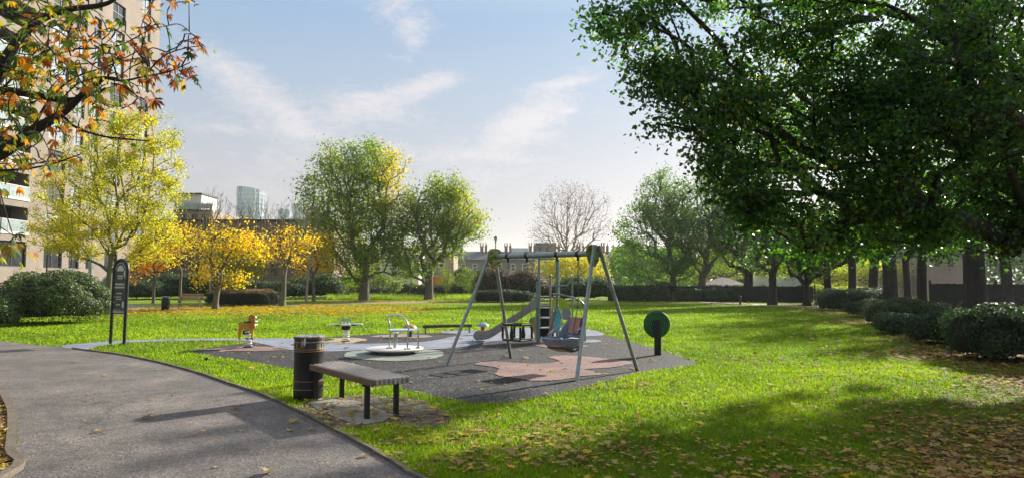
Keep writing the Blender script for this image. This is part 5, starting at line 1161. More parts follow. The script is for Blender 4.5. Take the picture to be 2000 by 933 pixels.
def text_mesh(s, size, depth=.004):
    cu = bpy.data.curves.new('lettering', 'FONT'); cu.body = s; cu.size = size; cu.extrude = depth; cu.align_x = 'CENTER'; cu.align_y = 'CENTER'
    o = bpy.data.objects.new('lettering', cu); COL.objects.link(o); bpy.context.view_layer.update()
    dg = bpy.context.evaluated_depsgraph_get(); me = bpy.data.meshes.new_from_object(o.evaluated_get(dg)); vs = [tuple(v.co) for v in me.vertices]; fs = [tuple(p.vertices) for p in me.polygons]
    bpy.data.objects.remove(o); bpy.data.curves.remove(cu); bpy.data.meshes.remove(me); return vs, fs
def big_bin():
    base = G(602, 777); t = thing('litter_bin', base, 'round black litter bin with gold bands and gold letters behind the slatted bench', 'litter bin'); H = .88; r = .205
    m = MB(); m.lathe([(r * .9, 0), (r * .97, .015), (r, .04), (r, .13), (r * 1.02, .135), (r * 1.02, .15), (r, .155), (r, .245), (r * 1.02, .25), (r * 1.02, .265), (r * .995, .27), (r * .985, .66), (r * 1.0, .665), (r * 1.0, .69), (r * .985, .695), (r * .985, .85), (r * .8, .851)], (0, 0, 0), 48); m.build('body', m_binblack, t, smooth=True)
    g = MB()
    for z in (.136, .251, .664, .690): g.lathe([(r * 1.012, z), (r * 1.03, z + .002), (r * 1.03, z + .008), (r * 1.012, z + .010)], (0, 0, 0), 48)
    g.build('gold_band', m_gold, t)
    m = MB(); m.lathe([(r * .99, .79), (r * 1.02, .792), (r * 1.02, .80), (r * .99, .802)], (0, 0, 0), 48); m.lathe([(r * .99, .855), (r * 1.06, .86), (r * 1.06, .875), (r * .75, .885), (r * .4, .87), (.01, .865)], (0, 0, 0), 48); m.build('lid', m_lidpale, t)
    m = MB(); m.lathe([(r * .99, .832), (r * 1.03, .834), (r * 1.03, .852), (r * .99, .854)], (0, 0, 0), 48); m.build('rim', m_rust, t)
    m = MB(); 
    for k in range(3): m.box((math.cos(-1.75) * (r + .003), math.sin(-1.75) * (r + .003), .80 - .0), (.012, .006, .07)) if k == 0 else None
    m.tube([(math.cos(-1.55) * (r + .012), math.sin(-1.55) * (r + .012), .86), (math.cos(-1.56) * (r + .016), math.sin(-1.56) * (r + .016), .80), (math.cos(-1.58) * (r + .014), math.sin(-1.58) * (r + .014), .745)], [.008, .02, .006], 8); m.build('splash', m_signmark, t, smooth=True)
    # LITTER twice round the upper band
    word = 'LITTER'; face = math.atan2(-base[1], -base[0])
    for rep in (0, 1):
        for i, ch in enumerate(word):
            a = face + R(34) + rep * math.pi + (i) * R(24); vs, fs = text_mesh(ch, .105, .002); m = MB()
            T = Vector((-math.sin(a), math.cos(a), 0)); O = Vector((math.cos(a), math.sin(a), 0)) * (r + .001)
            m.add([tuple(O + T * x + Vector((0, 0, .742 + y)) + O.normalized() * zz) for (x, y, zz) in vs], fs); m.build('letter', m_gold, t)
m_lidpale = surf('bird_splashed_lid', (.42, .42, .42), (.12, .12, .12), 9, .5, c3=(.55, .55, .53))
big_bin()

# ------------------------------------------------------------------ notice board
def notice():
    p0, p1 = G(210, 671), G(248, 674); c = (p0 + p1) / 2; u = p1 - p0; w = float(np.linalg.norm(u)) + .02; ang = math.atan2(u[1], u[0]); ang = min(ang, R(-12))
    w = .60; t = thing('notice_board', c, 'black arched park notice board on two legs beside the asphalt path', 'sign', rz=ang); H = 2.2; sl = .07
    X = lambda x, z: x + sl * z / H
    m = MB(); r = w / 2; zt = H - r
    arch = [(X(-r, 0), 0, -.05)] + [(X(-r, zt * k / 4), 0, zt * k / 4) for k in range(1, 5)] + [(X(r * math.cos(a), zt + r * math.sin(a)), 0, zt + r * math.sin(a)) for a in [math.pi - math.pi * k / 14 for k in range(1, 14)]] + [(X(r, zt * k / 4), 0, zt * k / 4) for k in range(4, 0, -1)] + [(X(r, 0), 0, -.05)]
    m.tube(arch, .042, 10); m.build('frame', m_blackmetal, t, smooth=True)
    m = MB(); ri = r - .03; zb = .80
    out = [(X(-ri, zb), -.012, zb)] + [(X(ri * math.cos(a), zt + ri * math.sin(a)), -.012, zt + ri * math.sin(a)) for a in [math.pi - math.pi * k / 16 for k in range(17)]] + [(X(ri, zb), -.012, zb)]
    m.prism(out, (0, .024, 0)); m.cur = 1
    k = m; rs = random.Random(4)
    def blk(x0, x1, z0, z1): k.prism([(X(x0, z0), -.0125, z0), (X(x1, z0), -.0125, z0), (X(x1, z1), -.0125, z1), (X(x0, z1), -.0125, z1)], (0, -.003, 0))
    def row(x0, x1, z, h):
        x = x0
        while x < x1: w_ = h * rs.uniform(.35, .6); blk(x, min(x + w_, x1), z - h / 2, z + h / 2 * rs.uniform(.6, 1)); x += w_ + h * rs.uniform(.12, .25)
    zc = zt + .005
    half = [(X(.15 * math.cos(a), zc), -.0125, zc + .15 * math.sin(a)) for a in [math.pi * q / 12 for q in range(13)]]; k.prism(half, (0, -.003, 0))
    for (ra, rb) in ((.205, .22),):
        a_ = [math.pi * (.05 + .9 * q / 14) for q in range(15)]; k.prism([(X(rb * math.cos(a), zc), -.0125, zc + rb * math.sin(a)) for a in a_] + [(X(ra * math.cos(a), zc), -.0125, zc + ra * math.sin(a)) for a in reversed(a_)], (0, -.003, 0))
    row(-.13, .12, zt - .12, .045); row(-.11, .11, zt - .18, .035); row(-.20, .20, zt - .33, .05); row(-.22, .22, zt - .41, .05)
    row(-.12, .10, zt - .57, .035); row(-.13, .08, zt - .66, .028); row(-.13, .11, zt - .72, .028); row(-.12, .06, zt - .86, .04)
    blk(.14, .22, zt - .94, zt - .78); row(-.24, -.18, zt - .66, .02); row(-.24, -.18, zt - .80, .02)
    k.prism([(X(.14, zt - .05), -.0125, zt - .05), (X(.19, zt + .04), -.0125, zt + .04), (X(.22, zt - .02), -.0125, zt - .02), (X(.225, zt - .2), -.0125, zt - .2), (X(.17, zt - .12), -.0125, zt - .12)], (0, -.003, 0))
    z = zb + .03
    for i in range(26):
        x = -.24 + i * .0185; hh = rs.uniform(.04, .12); k.prism([(X(x, z), -.0125, z), (X(x + .014, z), -.0125, z), (X(x + .007, z), -.0125, z + hh)], (0, -.003, 0))
    k.build('panel', [m_signface, m_signmark], t)
notice()

# ------------------------------------------------------------------ swing frame and its seats
RF, RB, LF, LB = G(1126, 744), G(1246, 724), G(871, 713), G(998, 699)
rm, lm = (RF + RB) / 2, (LF + LB) / 2
def swing():
    base = (rm + lm) / 2; t = thing('swing_frame', base, 'galvanised swing frame with splayed legs and olive end plates', 'swing frame')
    b = (rm - lm)[:2]; bl = float(np.linalg.norm(b)); b = b / bl; n = np.array([-b[1], b[0]]); zb = 2.14
    rtop, ltop = rm[:2] - b * .34, lm[:2] + b * .44
    m = MB(); m.tube([(ltop[0], ltop[1], zb), (rtop[0], rtop[1], zb)], .055, 18); m.build('beam', m_steelgalv, t, smooth=True, rel=base)
    for (f, top, s) in ((RF, rtop, 1), (RB, rtop, 1), (LF, ltop, -1), (LB, ltop, -1)):
        d = (f[:2] - top); k = d / np.linalg.norm(d); e = top + b * s * .07 + k * .07
        m = MB(); m.tube([(f[0], f[1], -.02), (e[0], e[1], zb + (.14 if s > 0 else .06))], .034, 14); m.build('leg', m_steelgalv, t, smooth=True, rel=base)
    for (top, s) in ((rtop, 1), (ltop, -1)):
        m = MB(); c = top + b * s * .005; pts = []
        for q in range(28):
            a = 2 * math.pi * q / 28; r = .20 + .022 * math.cos(3 * a + math.pi / 2 * 3) ; pts.append((c[0] + n[0] * r * math.cos(a) * .95, c[1] + n[1] * r * math.cos(a) * .95, zb - .02 + r * math.sin(a)))
        m.prism(pts, (b[0] * s * .035, b[1] * s * .035, 0)); pl = m.build('end_plate', m_olive, t, rel=base)
        m = MB()
        for a in (.7, 2.4, 3.9, 5.5):
            q = (c[0] + n[0] * .14 * math.cos(a), c[1] + n[1] * .14 * math.cos(a), zb - .02 + .14 * math.sin(a)); m.tube([(q[0] - b[0] * s * .02, q[1] - b[1] * s * .02, q[2]), (q[0] + b[0] * s * .05, q[1] + b[1] * s * .05, q[2])], .016, 8)
        m.build('bolts', m_blackmetal, pl, rel=base)
    def onbeam(px):                       # where a photo column crosses the beam
        lo, hi = 0.0, 1.0
        for _ in range(40):
            f = (lo + hi) / 2; p = ltop + (rtop - ltop) * f; q = 1000 + p[0] / p[1] * FPX
            if q < px: lo = f
            else: hi = f
        return ltop + (rtop - ltop) * f
    H = [onbeam(p) for p in (992, 1029, 1088, 1129)]
    for h in H:
        m = MB(); m.tube([(h[0] - b[0] * .03, h[1] - b[1] * .03, zb), (h[0] + b[0] * .03, h[1] + b[1] * .03, zb)], .060, 16); m.box((h[0], h[1], zb - .09), (.04, .05, .07)); m.build('hanger', m_blackmetal, t, smooth=False, rel=base)
    def chain(m, p, q, r=.0065):
        p, q = Vector(p), Vector(q); d = q - p; ln = d.length; k = max(1, int(ln / .036)); d.normalize(); u = d.orthogonal().normalized(); w = d.cross(u)
        for i in range(k):
            c = p + d * (ln * (i + .5) / k); s = u if i % 2 else w; hl = ln / k * .62; hw = .0125
            m.tube([c + d * hl * math.cos(a) + s * hw * math.sin(a) for a in [2 * math.pi * j / 8 for j in range(8)]], r * .62, 4, closed=True)
    # cradle seat
    c = (H[0] + H[1]) / 2; wseat = float(np.linalg.norm(H[1] - H[0])) * .92; ang = math.atan2(b[1], b[0]); zt = .80
    t1 = thing('cradle_swing_seat', (c[0], c[1], 0), 'black box shaped toddler cradle seat hanging on the left of the swing frame', 'swing seat', 'seats hanging from the swing frame', rz=ang)
    def loc(x, y, z): return (x, y, z)
    m = MB(); hw = wseat / 2; hd = .17
    m.box((0, -hd, zt), (wseat, .032, .04), bev=.008); m.box((0, hd, zt), (wseat, .032, .04), bev=.008); m.box((-hw, 0, zt), (.032, 2 * hd - .032, .04), bev=.006); m.box((hw, 0, zt), (.032, 2 * hd - .032, .04), bev=.006); m.build('top_ring', m_black, t1)
    m = MB(); m.box((0, 0, .505), (wseat + .04, 2 * hd + .02, .035), bev=.012); m.build('seat', m_black, t1)
    for (x, y) in ((-hw, -hd), (hw, -hd), (-hw, hd), (hw, hd)): s = MB(); s.box((x, y, (zt + .505) / 2 - .003), (.045, .03, zt - .505 - .05), bev=.006); s.build('side_strap', m_black, t1)
    for y in (-hd, hd):
        s = MB(); s.prism([(-.035, y, .525), (.035, y, .525), (.05, y, .60), (.03, y, .70), (.018, y, .778), (-.018, y, .778), (-.03, y, .70), (-.05, y, .60)], (0, .02, 0)); s.build('leg_strap', m_black, t1)
    for x in (-1, 1):
        m = MB(); hx = float(np.linalg.norm(H[1] - H[0])) / 2 * x; kn = (hx, 0, 1.72); chain(m, (hx, 0, zb - .12), kn); chain(m, kn, (hw * x, -hd, zt + .02)); chain(m, kn, (hw * x, hd, zt + .02)); m.build('chain', m_chain, t1)
    # moulded inclusive seat
    c = (H[2] + H[3]) / 2; t2 = thing('moulded_swing_seat', (c[0], c[1], 0), 'moulded blue grey bucket swing seat with pink headrest, right of the toddler cradle', 'swing seat', 'seats hanging from the swing frame', rz=ang + math.pi)
    # local y = forward (towards the camera's left), x across
    prof = [(.52, .66), (.46, .56), (.36, .52), (.20, .50), (.02, .47), (-.10, .49), (-.17, .58), (-.23, .72), (-.29, .88), (-.33, 1.0)]
    prof = [(p[0] + .02, p[1] - .03) for p in prof]
    cr = catmull([(a, b_, 0) for a, b_ in prof], 3, False); nv = 13; vs = []; W_ = .25
    for i, q in enumerate(cr):
        f = i / (len(cr) - 1); j0 = cr[max(i - 1, 0)]; j1 = cr[min(i + 1, len(cr) - 1)]; tx, tz = j1[0] - j0[0], j1[1] - j0[1]; l = math.hypot(tx, tz); nx, nz = (tz / l, -tx / l)   # towards the sitter
        lift = .15 * math.sin(math.pi * min(1, f * 1.1)) ** .6 + .03; ww = W_ * (1.0 - .22 * max(0, (f - .72) / .28) - .1 * max(0, (.15 - f) / .15))
        for k in range(nv):
            s = k / (nv - 1) * 2 - 1; e = max(0, (abs(s) - .62) / .38); vs.append((s * ww, q[0] + nx * lift * e ** 1.3 - nz * 0, q[1] + nz * lift * e ** 1.3))
    nn = len(cr); fs = [(i * nv + k, i * nv + k + 1, (i + 1) * nv + k + 1, (i + 1) * nv + k) for i in range(nn - 1) for k in range(nv - 1)]
    m = MB(); m.add(vs, fs); o = m.build('seat_shell', [m_seatblue, m_underside], t2, smooth=True); md = o.modifiers.new('thick', 'SOLIDIFY'); md.thickness = .035; md.offset = 0
    bb = o.modifiers.new('bev', 'BEVEL'); bb.width = .006; bb.limit_method = 'ANGLE'
    # dark hull under the seat
    m = MB(); hull = [(.42, .50), (.36, .43), (.10, .36), (-.10, .37), (-.22, .50), (-.26, .66), (-.16, .55), (-.06, .46), (.02, .44), (.22, .47)]
    m.prism([(-.19, a, z) for a, z in hull], (.38, 0, 0)); o = m.build('underside', m_underside, t2); bb = o.modifiers.new('bev', 'BEVEL'); bb.width = .03; bb.segments = 2
    def onback(f, off=.022):
        i = f * (len(cr) - 1); a = cr[int(i)]; b2 = cr[min(int(i) + 1, len(cr) - 1)]; q = a + (b2 - a) * (i - int(i)); tx, tz = (b2 - a)[:2]; l = math.hypot(tx, tz) + 1e-9; return q[0] + tz / l * off, q[1] - tx / l * off, math.atan2(tz, tx)
    m = MB(); pts = []
    for f in (.76, .82, .88, .94, .985): a = onback(f, .045); pts.append(a)
    vs = [(-.12, a[0], a[1]) for a in pts] + [(.12, a[0], a[1]) for a in pts]; m.add(vs, [(i, i + 1, i + 6, i + 5) for i in range(4)]); o = m.build('headrest', m_seatpink, t2); md = o.modifiers.new('th', 'SOLIDIFY'); md.thickness = .02; md.offset = 0
    m = MB()
    for f in (.54, .62, .70, .80):
        for x in (-.13, .13):
            a = onback(f, .02); m.box((x, a[0], a[1]), (.055, .028, .012), Matrix.Rotation(a[2], 3, 'X'), bev=.004)
    m.build('slots', m_black, t2)
    m = MB(); hw = W_ + .01
    for x in (-1, 1): m = MB(); m.tube(catmull([(x * hw, -.20, .86), (x * hw, -.05, .80), (x * hw, .12, .74), (x * hw * .9, .30, .66)], 4, False), .016, 8); m.build('side_rail', m_seatblue, t2, smooth=True)
    hx0 = float(np.linalg.norm(H[3] - H[2])) / 2
    for x in (-1, 1):
        m = MB(); hx = hx0 * x; kn = (hx, 0, 1.22); chain(m, (hx, 0, zb - .12), kn, .008); chain(m, kn, (hw * x, -.2, .86), .008); chain(m, kn, (hw * x, .2, .70), .008); m.build('chain', m_chain, t2)
swing()

# ------------------------------------------------------------------ slide and climbing unit
def climber():
    Y = G(1052, 668)[1]; base = G(1080, 664); t = thing('climbing_unit', base, 'small climbing unit with a side slide, tall tube posts and coloured panels', 'climbing frame')
    D = lambda px, py, dy=0.0: at(px, py, Y + dy)
    def gz(px, dy=0.0): p = at(px, 600, Y + dy); return np.array([p[0], p[1], 0])
    # slide: two cheeks and a bed
    sp = [(30, 690), (42, 645), (90, 622), (150, 628), (230, 618), (330, 570), (480, 472), (650, 372), (760, 298), (830, 222), (880, 178), (925, 166), (925, 288), (880, 318), (740, 410), (600, 500), (480, 580), (330, 680), (250, 722), (180, 738), (90, 745), (45, 725)]
    sp = [(920 + a / 7.18, 560 + b / 7.18) for a, b in sp]; sp3 = catmull([D(a, b) for a, b in sp], 3, True)
    w = .50; sl = None
    for dy in (0, w):
        m = MB(); m.prism([(p[0], p[1] + dy, p[2]) for p in sp3], (0, .022, 0)); o = m.build('slide_side', m_panelgrey, t, rel=base)
        if dy == 0:
            b = MB()
            for (a, c) in [(150, 670), (80, 728), (147, 722), (295, 652), (715, 425), (925, 290)]: p = D(920 + a / 7.18, 560 + c / 7.18); b.tube([(p[0], p[1] - .012, p[2]), (p[0], p[1] + .03, p[2])], .014, 8)
            b.build('bolts', m_blackmetal, o, rel=base)
    m = MB(); bed = catmull([D(920 + a / 7.18, 560 + c / 7.18) for a, c in [(60, 700), (150, 690), (260, 665), (400, 580), (600, 450), (760, 345), (850, 262), (925, 240)]], 4, False)
    vs = [(p[0], p[1] + .023, p[2]) for p in bed] + [(p[0], p[1] + w - .002, p[2]) for p in bed]; n = len(bed); m.add(vs, [(i, i + 1, n + i + 1, n + i) for i in range(n - 1)]); o = m.build('slide_bed', m_chrome, t, smooth=True, rel=base); md = o.modifiers.new('th', 'SOLIDIFY'); md.thickness = .012
    def post(px, ptop, dy, mat, r=.032, bottom=0.0, name='post', cap=None):
        a = gz(px, dy); z = at(px, ptop, Y + dy)[2]; m = MB(); m.tube([(a[0], a[1], bottom), (a[0], a[1], z)], r, 14); o = m.build(name, mat, t, smooth=True, rel=base)
        if cap: m = MB(); m.lathe([(r * 1.1, 0), (r * 1.5, .02), (r * 1.4, .05), (r * .6, .075)], (a[0], a[1], z - .005), 14); m.build('cap', cap, o, smooth=True, rel=base)
    post(1053, 503, 0, m_greysteel, .034, cap=m_olive); post(1049, 548, .06, m_tealtube, .028, cap=m_blackmetal); post(1088, 503, 0, m_greysteel, .034); post(1091, 506, .60, m_tealtube, .034); post(1050, 553, .60, m_tealtube, .03)
    post(1118, 541, .15, m_greysteel, .022); post(1142, 600, .2, m_greysteel, .03); post(1075, 540, -.25, m_woodpost, .03, cap=m_panelgrey)
    def bar(pts, r, mat, name='bar'):
        m = MB(); m.tube(catmull([D(*p) for p in pts], 4, False) if len(pts) > 2 else [D(*p) for p in pts], r, 10); m.build(name, mat, t, smooth=True, rel=base)
    bar([(1053, 505), (1088, 505)], .022, m_greysteel); bar([(1053, 557), (1104, 557), (1110, 553), (1118, 540)], .02, m_greysteel, 'handrail'); bar([(1053, 557, .6), (1104, 557, .6), (1110, 553, .6), (1119, 541, .6)], .02, m_greysteel, 'handrail')
    bar([(1053, 578), (1086, 578)], .016, m_chrome); bar([(1076, 574, -.2), (1090, 574, -.1), (1110, 578, 0), (1128, 584, .1), (1139, 592, .15), (1143, 604, .2), (1144, 625, .2)], .024, m_greysteel, 'arch_rail')
    m = MB(); p = D(1077, 575, -.2); m.lathe([(.01, -.05), (.045, -.045), (.05, 0), (.045, .045), (.01, .05)], tuple(p), 12); m.build('clamp', m_blackmetal, t, smooth=True, rel=base)
    # steps: pale treads over dark risers
    x0, x1 = D(1054, 600)[0], D(1083, 600)[0]
    for (py, dy, py2) in ((600, .30, 618), (620, .02, 640), (640, -.22, 660)):
        z = at(1060, py, Y + dy)[2]; m = MB(); m.box(((x0 + x1) / 2, Y + dy + .15, z), (x1 - x0, .30, .035), bev=.006); m.build('tread', m_palegrey, t, rel=base)
        zb_ = at(1060, py2, Y + dy)[2]; m = MB(); m.box(((x0 + x1) / 2, Y + dy + .27, (z + zb_) / 2 - .02), (x1 - x0 - .04, .02, z - zb_ - .02)); m.build('riser', m_black, t, rel=base)
    # platform
    z = at(1060, 598, Y)[2]; m = MB(); m.box(((x0 + x1) / 2, Y + .62, z - .01), (x1 - x0 + .05, .36, .04), bev=.006); m.build('platform', m_black, t, rel=base)
    def panel(name, pts, dy, mat, th=.02, sm_=2):
        P = catmull([D(a, b, dy) for a, b in pts], sm_, True); m = MB(); m.prism(P, (0, th, 0)); return m.build(name, mat, t, rel=base)
    panel('ship_panel', [(1080, 608), (1088, 603), (1095, 603), (1097, 612), (1096, 622), (1095, 634), (1092, 645), (1082, 649), (1083, 630)], -.28, m_teal)
    panel('ship_panel', [(1076, 620), (1079, 611), (1085, 606), (1083, 620), (1082, 634), (1085, 649), (1073, 650), (1074, 636)], -.30, m_panelgrey)
    b = MB()
    for (a, c) in ((1088, 609), (1088, 617)): p = D(a, c, -.29); b.tube([(p[0], p[1] - .01, p[2]), (p[0], p[1] + .02, p[2])], .014, 8)
    b.build('bolts', m_blackmetal, t, rel=base)
    panel('lime_panel', [(1079, 583), (1087, 580), (1098, 581), (1108, 590), (1114, 606), (1108, 609), (1098, 603), (1088, 603), (1078, 600)], .35, m_lime)
    panel('grey_panel', [(1098, 604), (1106, 600), (1115, 607), (1112, 622), (1098, 622)], .30, m_panelgrey)
    panel('play_panel', [(1038, 620), (1045, 617), (1048, 640), (1049, 662), (1045, 664), (1043, 650), (1040, 645)], .3, m_lime2, .02, 1)
    panel('play_panel', [(1046, 610), (1050, 612), (1051, 663), (1047, 664)], .12, m_orange, .02, 1)
    panel('play_panel', [(1034, 624), (1039, 620), (1041, 632), (1039, 642), (1035, 640)], .4, m_panelgrey, .02, 2)
    m = MB(); p = gz(1074, -.25); m.tube([(p[0] - .0, p[1], 0), (p[0], p[1], .35)], .03, 10); m.build('stub_post', m_palegrey, t, smooth=True, rel=base)
m_woodpost = surf('faded_orange_tube', (.33, .24, .2), (.27, .2, .17), 6, .5)
m_lime2 = surf('faded_yellow_panel', (.42, .40, .16), (.36, .35, .2), 5, .5)
climber()

# ------------------------------------------------------------------ springers, roundabout, small equipment
def spring(m, cx, cy, z0, z1, r, turns=5, wire=.014):
    n = turns * 14; m.tube([(cx + r * math.cos(2 * math.pi * turns * i / n), cy + r * math.sin(2 * math.pi * turns * i / n), z0 + (z1 - z0) * i / n) for i in range(n + 1)], wire, 6)
def lion():
    base = G(484, 679); Y = base[1]; t = thing('spring_rider', base, 'mustard lion shaped spring rider on a coiled spring', 'spring rider', rz=0)
    D = lambda a, b, dy=0: at(440 + a / 9.333, 600 + b / 9.333, Y + dy)
    m = MB(); spring(m, base[0], Y, .05, .42, .085, 5, .016); m.build('spring', m_white, t, smooth=True, rel=base)
    m = MB(); m.lathe([(.13, 0), (.13, .03), (.07, .05)], (base[0], Y, 0), 18); m.build('foot_plate', m_black, t, rel=base)
    body = [(240, 290), (262, 270), (330, 265), (410, 262), (425, 240), (425, 190), (440, 160), (480, 125), (520, 140), (545, 165), (530, 200), (540, 250), (520, 290), (545, 330), (545, 370), (510, 400), (505, 470), (500, 540), (510, 585), (480, 590), (465, 540), (470, 480), (440, 425), (380, 400), (310, 395), (290, 430), (280, 500), (262, 560), (285, 582), (240, 582), (235, 520), (225, 480), (240, 430), (245, 360)]
    for dy, mt in ((-.11, m_mustard), (.10, m_mustard)):
        m = MB(); m.prism(catmull([D(a, b, dy) for a, b in body], 2, True), (0, .02, 0)); m.build('body_panel', mt, t, rel=base)
    mane = [(425, 160), (480, 122), (525, 140), (550, 175), (535, 215), (555, 260), (530, 300), (545, 350), (500, 395), (455, 390), (425, 340), (415, 250)]
    m = MB(); m.prism(catmull([D(a, b, -.135) for a, b in mane], 2, True), (0, .018, 0)); m.build('mane', m_orange, t, rel=base)
    m = MB(); p = D(355, 385); m.box((p[0], Y, p[2]), (.17, .18, .03), bev=.01); m.build('seat', m_palegrey, t, rel=base)
    m = MB(); p = D(380, 450); m.box((p[0], Y, p[2]), (.14, .13, .10), bev=.02); m.build('spring_mount', m_black, t, rel=base)
    for (a, b) in ((445, 252), (485, 558)): p = D(a, b); m = MB(); m.tube([(p[0], Y - .26, p[2]), (p[0], Y + .26, p[2])], .015, 8); m.tube([(p[0] - .09, Y - .145, p[2]), (p[0] + .09, Y - .145, p[2])], .014, 8); m.build('handle', m_black, t, smooth=True, rel=base)
    m = MB()
    for (a, b) in ((548, 175), (562, 250), (560, 310)): p = D(a, b); m.box((p[0], Y, p[2]), (.022, .16, .03), bev=.005)
    m.build('nose_block', m_white, t, rel=base)
lion()
def springer4():
    base = G(675, 667); Y = base[1]; t = thing('spring_seesaw', base, 'four armed grey spring seesaw on a coiled spring in the beige patch', 'spring seesaw'); c = base
    m = MB(); spring(m, c[0], Y, .04, .33, .09, 5, .013); m.build('spring', m_white, t, smooth=True, rel=base)
    m = MB(); m.lathe([(.12, 0), (.12, .03)], (c[0], Y, 0), 16); m.build('foot_plate', m_black, t, rel=base)
    m = MB(); m.lathe([(.10, .33), (.12, .36), (.12, .42), (.07, .43)], (c[0], Y, 0), 16); m.build('spring_mount', m_black, t, rel=base)
    for k in range(4):
        a = R(12 + 90 * k); d = np.array([math.cos(a), math.sin(a)]); rot = Matrix.Rotation(a, 3, 'Z'); m = MB()
        m.box((c[0] + d[0] * .15, Y + d[1] * .15, .45), (.26, .12, .03), rot, bev=.005); m.build('arm', m_frame, t, rel=base)
        m = MB(); n_ = (-d[1], d[0]); pts = [(c[0] + d[0] * x + n_[0] * y, Y + d[1] * x + n_[1] * y, .468) for x, y in ((.2, -.08), (.3, -.14), (.42, -.13), (.46, 0), (.42, .13), (.3, .14), (.2, .08))]
        m.prism(pts, (0, 0, .022)); m.build('seat', m_palegrey, t, rel=base)
        m = MB(); q = (c[0] + d[0] * .13, Y + d[1] * .13); m.tube([(q[0] + n_[0] * .05, q[1] + n_[1] * .05, .46), (q[0] + n_[0] * .05, q[1] + n_[1] * .05, .62)], .013, 8); m.tube([(q[0] - n_[0] * .05, q[1] - n_[1] * .05, .46), (q[0] - n_[0] * .05, q[1] - n_[1] * .05, .62)], .013, 8)
        m.tube([(q[0] - n_[0] * .12, q[1] - n_[1] * .12, .60), (q[0] + n_[0] * .12, q[1] + n_[1] * .12, .60)], .015, 8); m.build('handle', m_tealtube, t, smooth=True, rel=base)
springer4()
def roundabout():
    c0 = G(771, 690); Y = c0[1]; s = Y / FPX; base = np.array([c0[0], Y, 0]); t = thing('roundabout', base, 'small playground roundabout with a white deck, hoop rail and raised bench', 'roundabout'); r = .655; zd = .13
    cx = base[0]
    m = MB(); m.lathe([(r * .55, .01), (r * .62, .05), (r * .97, zd - .035), (r, zd - .02), (r, zd - .004), (r * .99, zd)], (cx, Y, 0), 48); m.build('deck', m_deck, t, smooth=True, rel=base)
    m = MB(); m.lathe([(r * .50, .0), (r * .56, .045), (r * .90, zd - .05)], (cx, Y, 0), 40); m.build('skirt', m_black, t, rel=base)
    D = lambda a, b, dy=0: at(640 + a / 8.482, 600 + b / 8.482, Y + dy)
    def tb(pts, rr, mat, name): m = MB(); m.tube(catmull([D(*p) for p in pts], 5, False) if len(pts) > 2 else [D(*p) for p in pts], rr, 12); m.build(name, mat, t, smooth=True, rel=base)
    tb([(1018, 690, -.12), (1030, 560, -.12), (1035, 380, -.12), (1030, 290, -.12), (1005, 210, -.12), (1000, 160, -.12), (1030, 125, -.12), (1100, 118, -.15), (1190, 122, -.2), (1250, 150, -.25), (1300, 215, -.3), (1335, 290, -.32), (1340, 400, -.32), (1325, 560, -.32), (1318, 705, -.32)], .020, m_chrome, 'hoop_rail')
    tb([(1495, 690, -.05), (1500, 385, -.05)], .020, m_chrome, 'rail_post'); 
    p = D(1118, 690, .05); q = D(1130, 385, .05); m = MB(); m.tube([(p[0], p[1], zd), (q[0], q[1], q[2])], [.045, .050], 16); m.lathe([(.05, 0), (.075, .03), (.075, .035)], (q[0], q[1], q[2] - .05), 16); m.build('centre_post', m_chrome, t, smooth=True, rel=base)
    a, b = D(1040, 360, -.1), D(1500, 378, -.05); mid = (a + b) / 2
    m = MB(); pts = [D(1030, 372, -.32), D(1330, 384, -.38), D(1520, 378, -.06), D(1500, 374, .12), D(1200, 368, .22), D(1030, 366, .0)]; z = mid[2]; m.prism([(p[0], p[1], z - .015) for p in catmull(pts, 3, True)], (0, 0, .03)); m.build('seat', m_bench_teal, t, rel=base)
    m = MB()
    for (x, y, dy) in ((985, 690, -.12), (1050, 692, -.12), (1280, 708, -.32), (1352, 712, -.32), (1475, 695, -.05), (1512, 690, -.05)):
        p = D(x, y, dy); m.lathe([(.018, 0), (.018, .02), (.008, .03)], (p[0], p[1], zd), 10)
    m.build('bolts', m_black, t, rel=base)
m_deck = surf('worn_white_deck', (.56, .51, .50), (.66, .62, .60), 3, .5, bump=.1)
m_bench_teal = surf('pale_teal_bench', (.34, .46, .44), (.40, .50, .48), 3, .35)
roundabout()
def beam():
    a, b = G(831, 652), G(917, 650); base = (a + b) / 2; t = thing('balance_beam', base, 'low dark balance beam on two posts between the roundabout and the swings', 'balance beam'); h = at(870, 633, base[1])[2]
    u = (b - a) / np.linalg.norm(b - a); m = MB(); c = (a + b) / 2; ln = np.linalg.norm(b - a) + .18; rot = Matrix.Rotation(math.atan2(u[1], u[0]), 3, 'Z'); m.box((c[0], c[1], h - .045), (ln, .12, .09), rot, bev=.02); m.build('beam', m_olivewood, t, rel=base)
    for p in (a, b): q = MB(); q.tube([(p[0], p[1], 0), (p[0], p[1], h - .09)], .03, 12); q.build('post', m_greysteel, t, smooth=True, rel=base)
m_olivewood = surf('dark_beam_timber', (.05, .05, .03), (.09, .085, .055), 6, .6)
beam()
def mushroom(px, py, ptop, wpx, label, cap, stem, sr=.45):
    b = G(px, py); s = b[1] / FPX; t = thing('mushroom_stool', b, label, 'play stool', 'mushroom stools'); h = at(px, ptop, b[1])[2]; r = wpx / 2 * s
    m = MB(); m.lathe([(r * sr, 0), (r * sr, h - r * .5)], (0, 0, 0), 20); m.build('stem', stem, t, smooth=True)
    m = MB(); m.lathe([(r * .5, h - r * .58), (r * .95, h - r * .62), (r, h - r * .54), (r * .92, h - r * .36), (r * .7, h - r * .16), (r * .35, h - r * .04), (.005, h)], (0, 0, 0), 28); m.build('cap', cap, t, smooth=True)
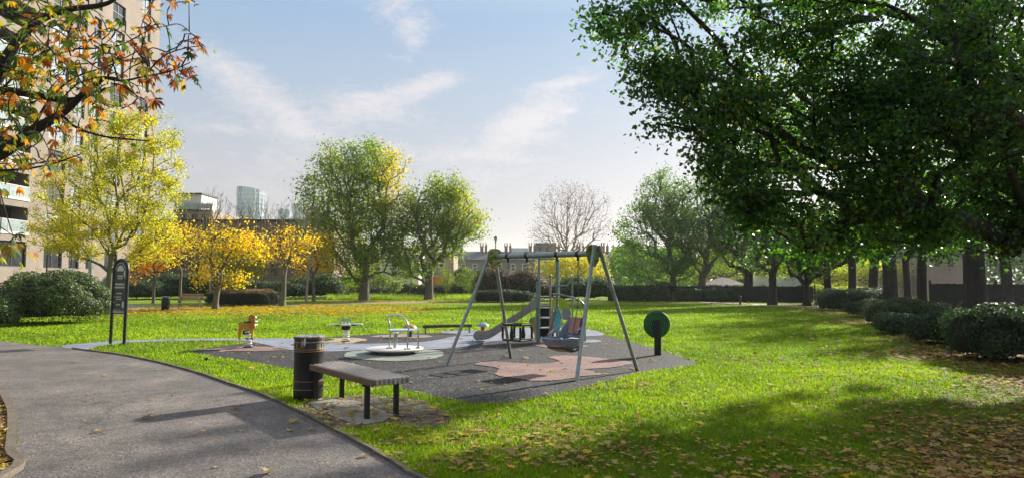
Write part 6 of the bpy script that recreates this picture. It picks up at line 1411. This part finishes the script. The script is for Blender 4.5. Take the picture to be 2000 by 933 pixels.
mushroom(943, 653, 629, 24, 'blue capped mushroom stool with a red stem behind the slide foot', m_bluecap, m_red, .32)
mushroom(800, 658, 632, 28, 'terracotta capped mushroom stool with a dark green stem behind the roundabout', m_browncap, m_dkgreen, .35)
def target():
    b = G(1285, 693); Y = b[1]; s = Y / FPX; t = thing('play_post', b, 'round dark green target panel of raised rings on a black post', 'play panel'); hz = at(1285, 633, Y)[2]; ptop = at(1285, 624, Y)[2]; r = 26.5 * s
    m = MB(); m.lathe([(.078, -.02), (.078, ptop - .01), (.07, ptop)], (0, 0, 0), 22); m.build('post', m_black, t, smooth=True)
    rot = Matrix.Rotation(R(90), 3, 'X'); ry = Matrix.Rotation(R(6), 3, 'Z')
    def disc(prof, name, mat, parent=None, y=.10):
        q = MB(); q.lathe(prof, (0, 0, 0), 56); q.v = [tuple(ry @ (rot @ Vector(v)) + Vector((0, y, hz))) for v in q.v]; return q.build(name, mat, parent or t, smooth=True)
    d = disc([(.01, 0), (r, 0), (r, .02), (r * .97, .03), (.01, .03)], 'disc', m_dkgreen)
    for i, f in enumerate((.88, .72, .57, .42, .27)):
        q = MB(); n = 56; ring = [(r * f * math.cos(2 * math.pi * k / n), r * f * math.sin(2 * math.pi * k / n), .032) for k in range(n)]; q.tube(ring, r * .036, 6, closed=True)
        q.v = [tuple(ry @ (rot @ Vector(v)) + Vector((0, .10, hz))) for v in q.v]; q.build('ring', m_dkgreen2, d, smooth=True)
target()
# small marker stub in the lawn beside the path
t = thing('marker_stub', G(404, 704), 'tiny dark metal stub in the grass beside the path', 'stub'); m = MB(); m.lathe([(.05, 0), (.05, .05), (.035, .07)], (0, 0, 0), 12); m.build('cap', m_frame, t)

# ------------------------------------------------------------------ thin autumn haze
def haze():
    m = bpy.data.materials.new('haze_air'); m.use_nodes = True; nt = m.node_tree; nt.nodes.clear(); o_ = nt.nodes.new('ShaderNodeOutputMaterial'); v = nt.nodes.new('ShaderNodeVolumePrincipled')
    v.inputs['Color'].default_value = (.86, .90, .98, 1); v.inputs['Density'].default_value = HAZE; v.inputs['Anisotropy'].default_value = .55; nt.links.new(v.outputs[0], o_.inputs['Volume'])
    b = MB(); b.box((0, 1658, 47), (5200, 5900, 96)); b = b.build('haze', m); tag(b, 'thin pale air over the park', 'haze', kind='stuff')
HAZE = 0.00022
if HAZE: haze()
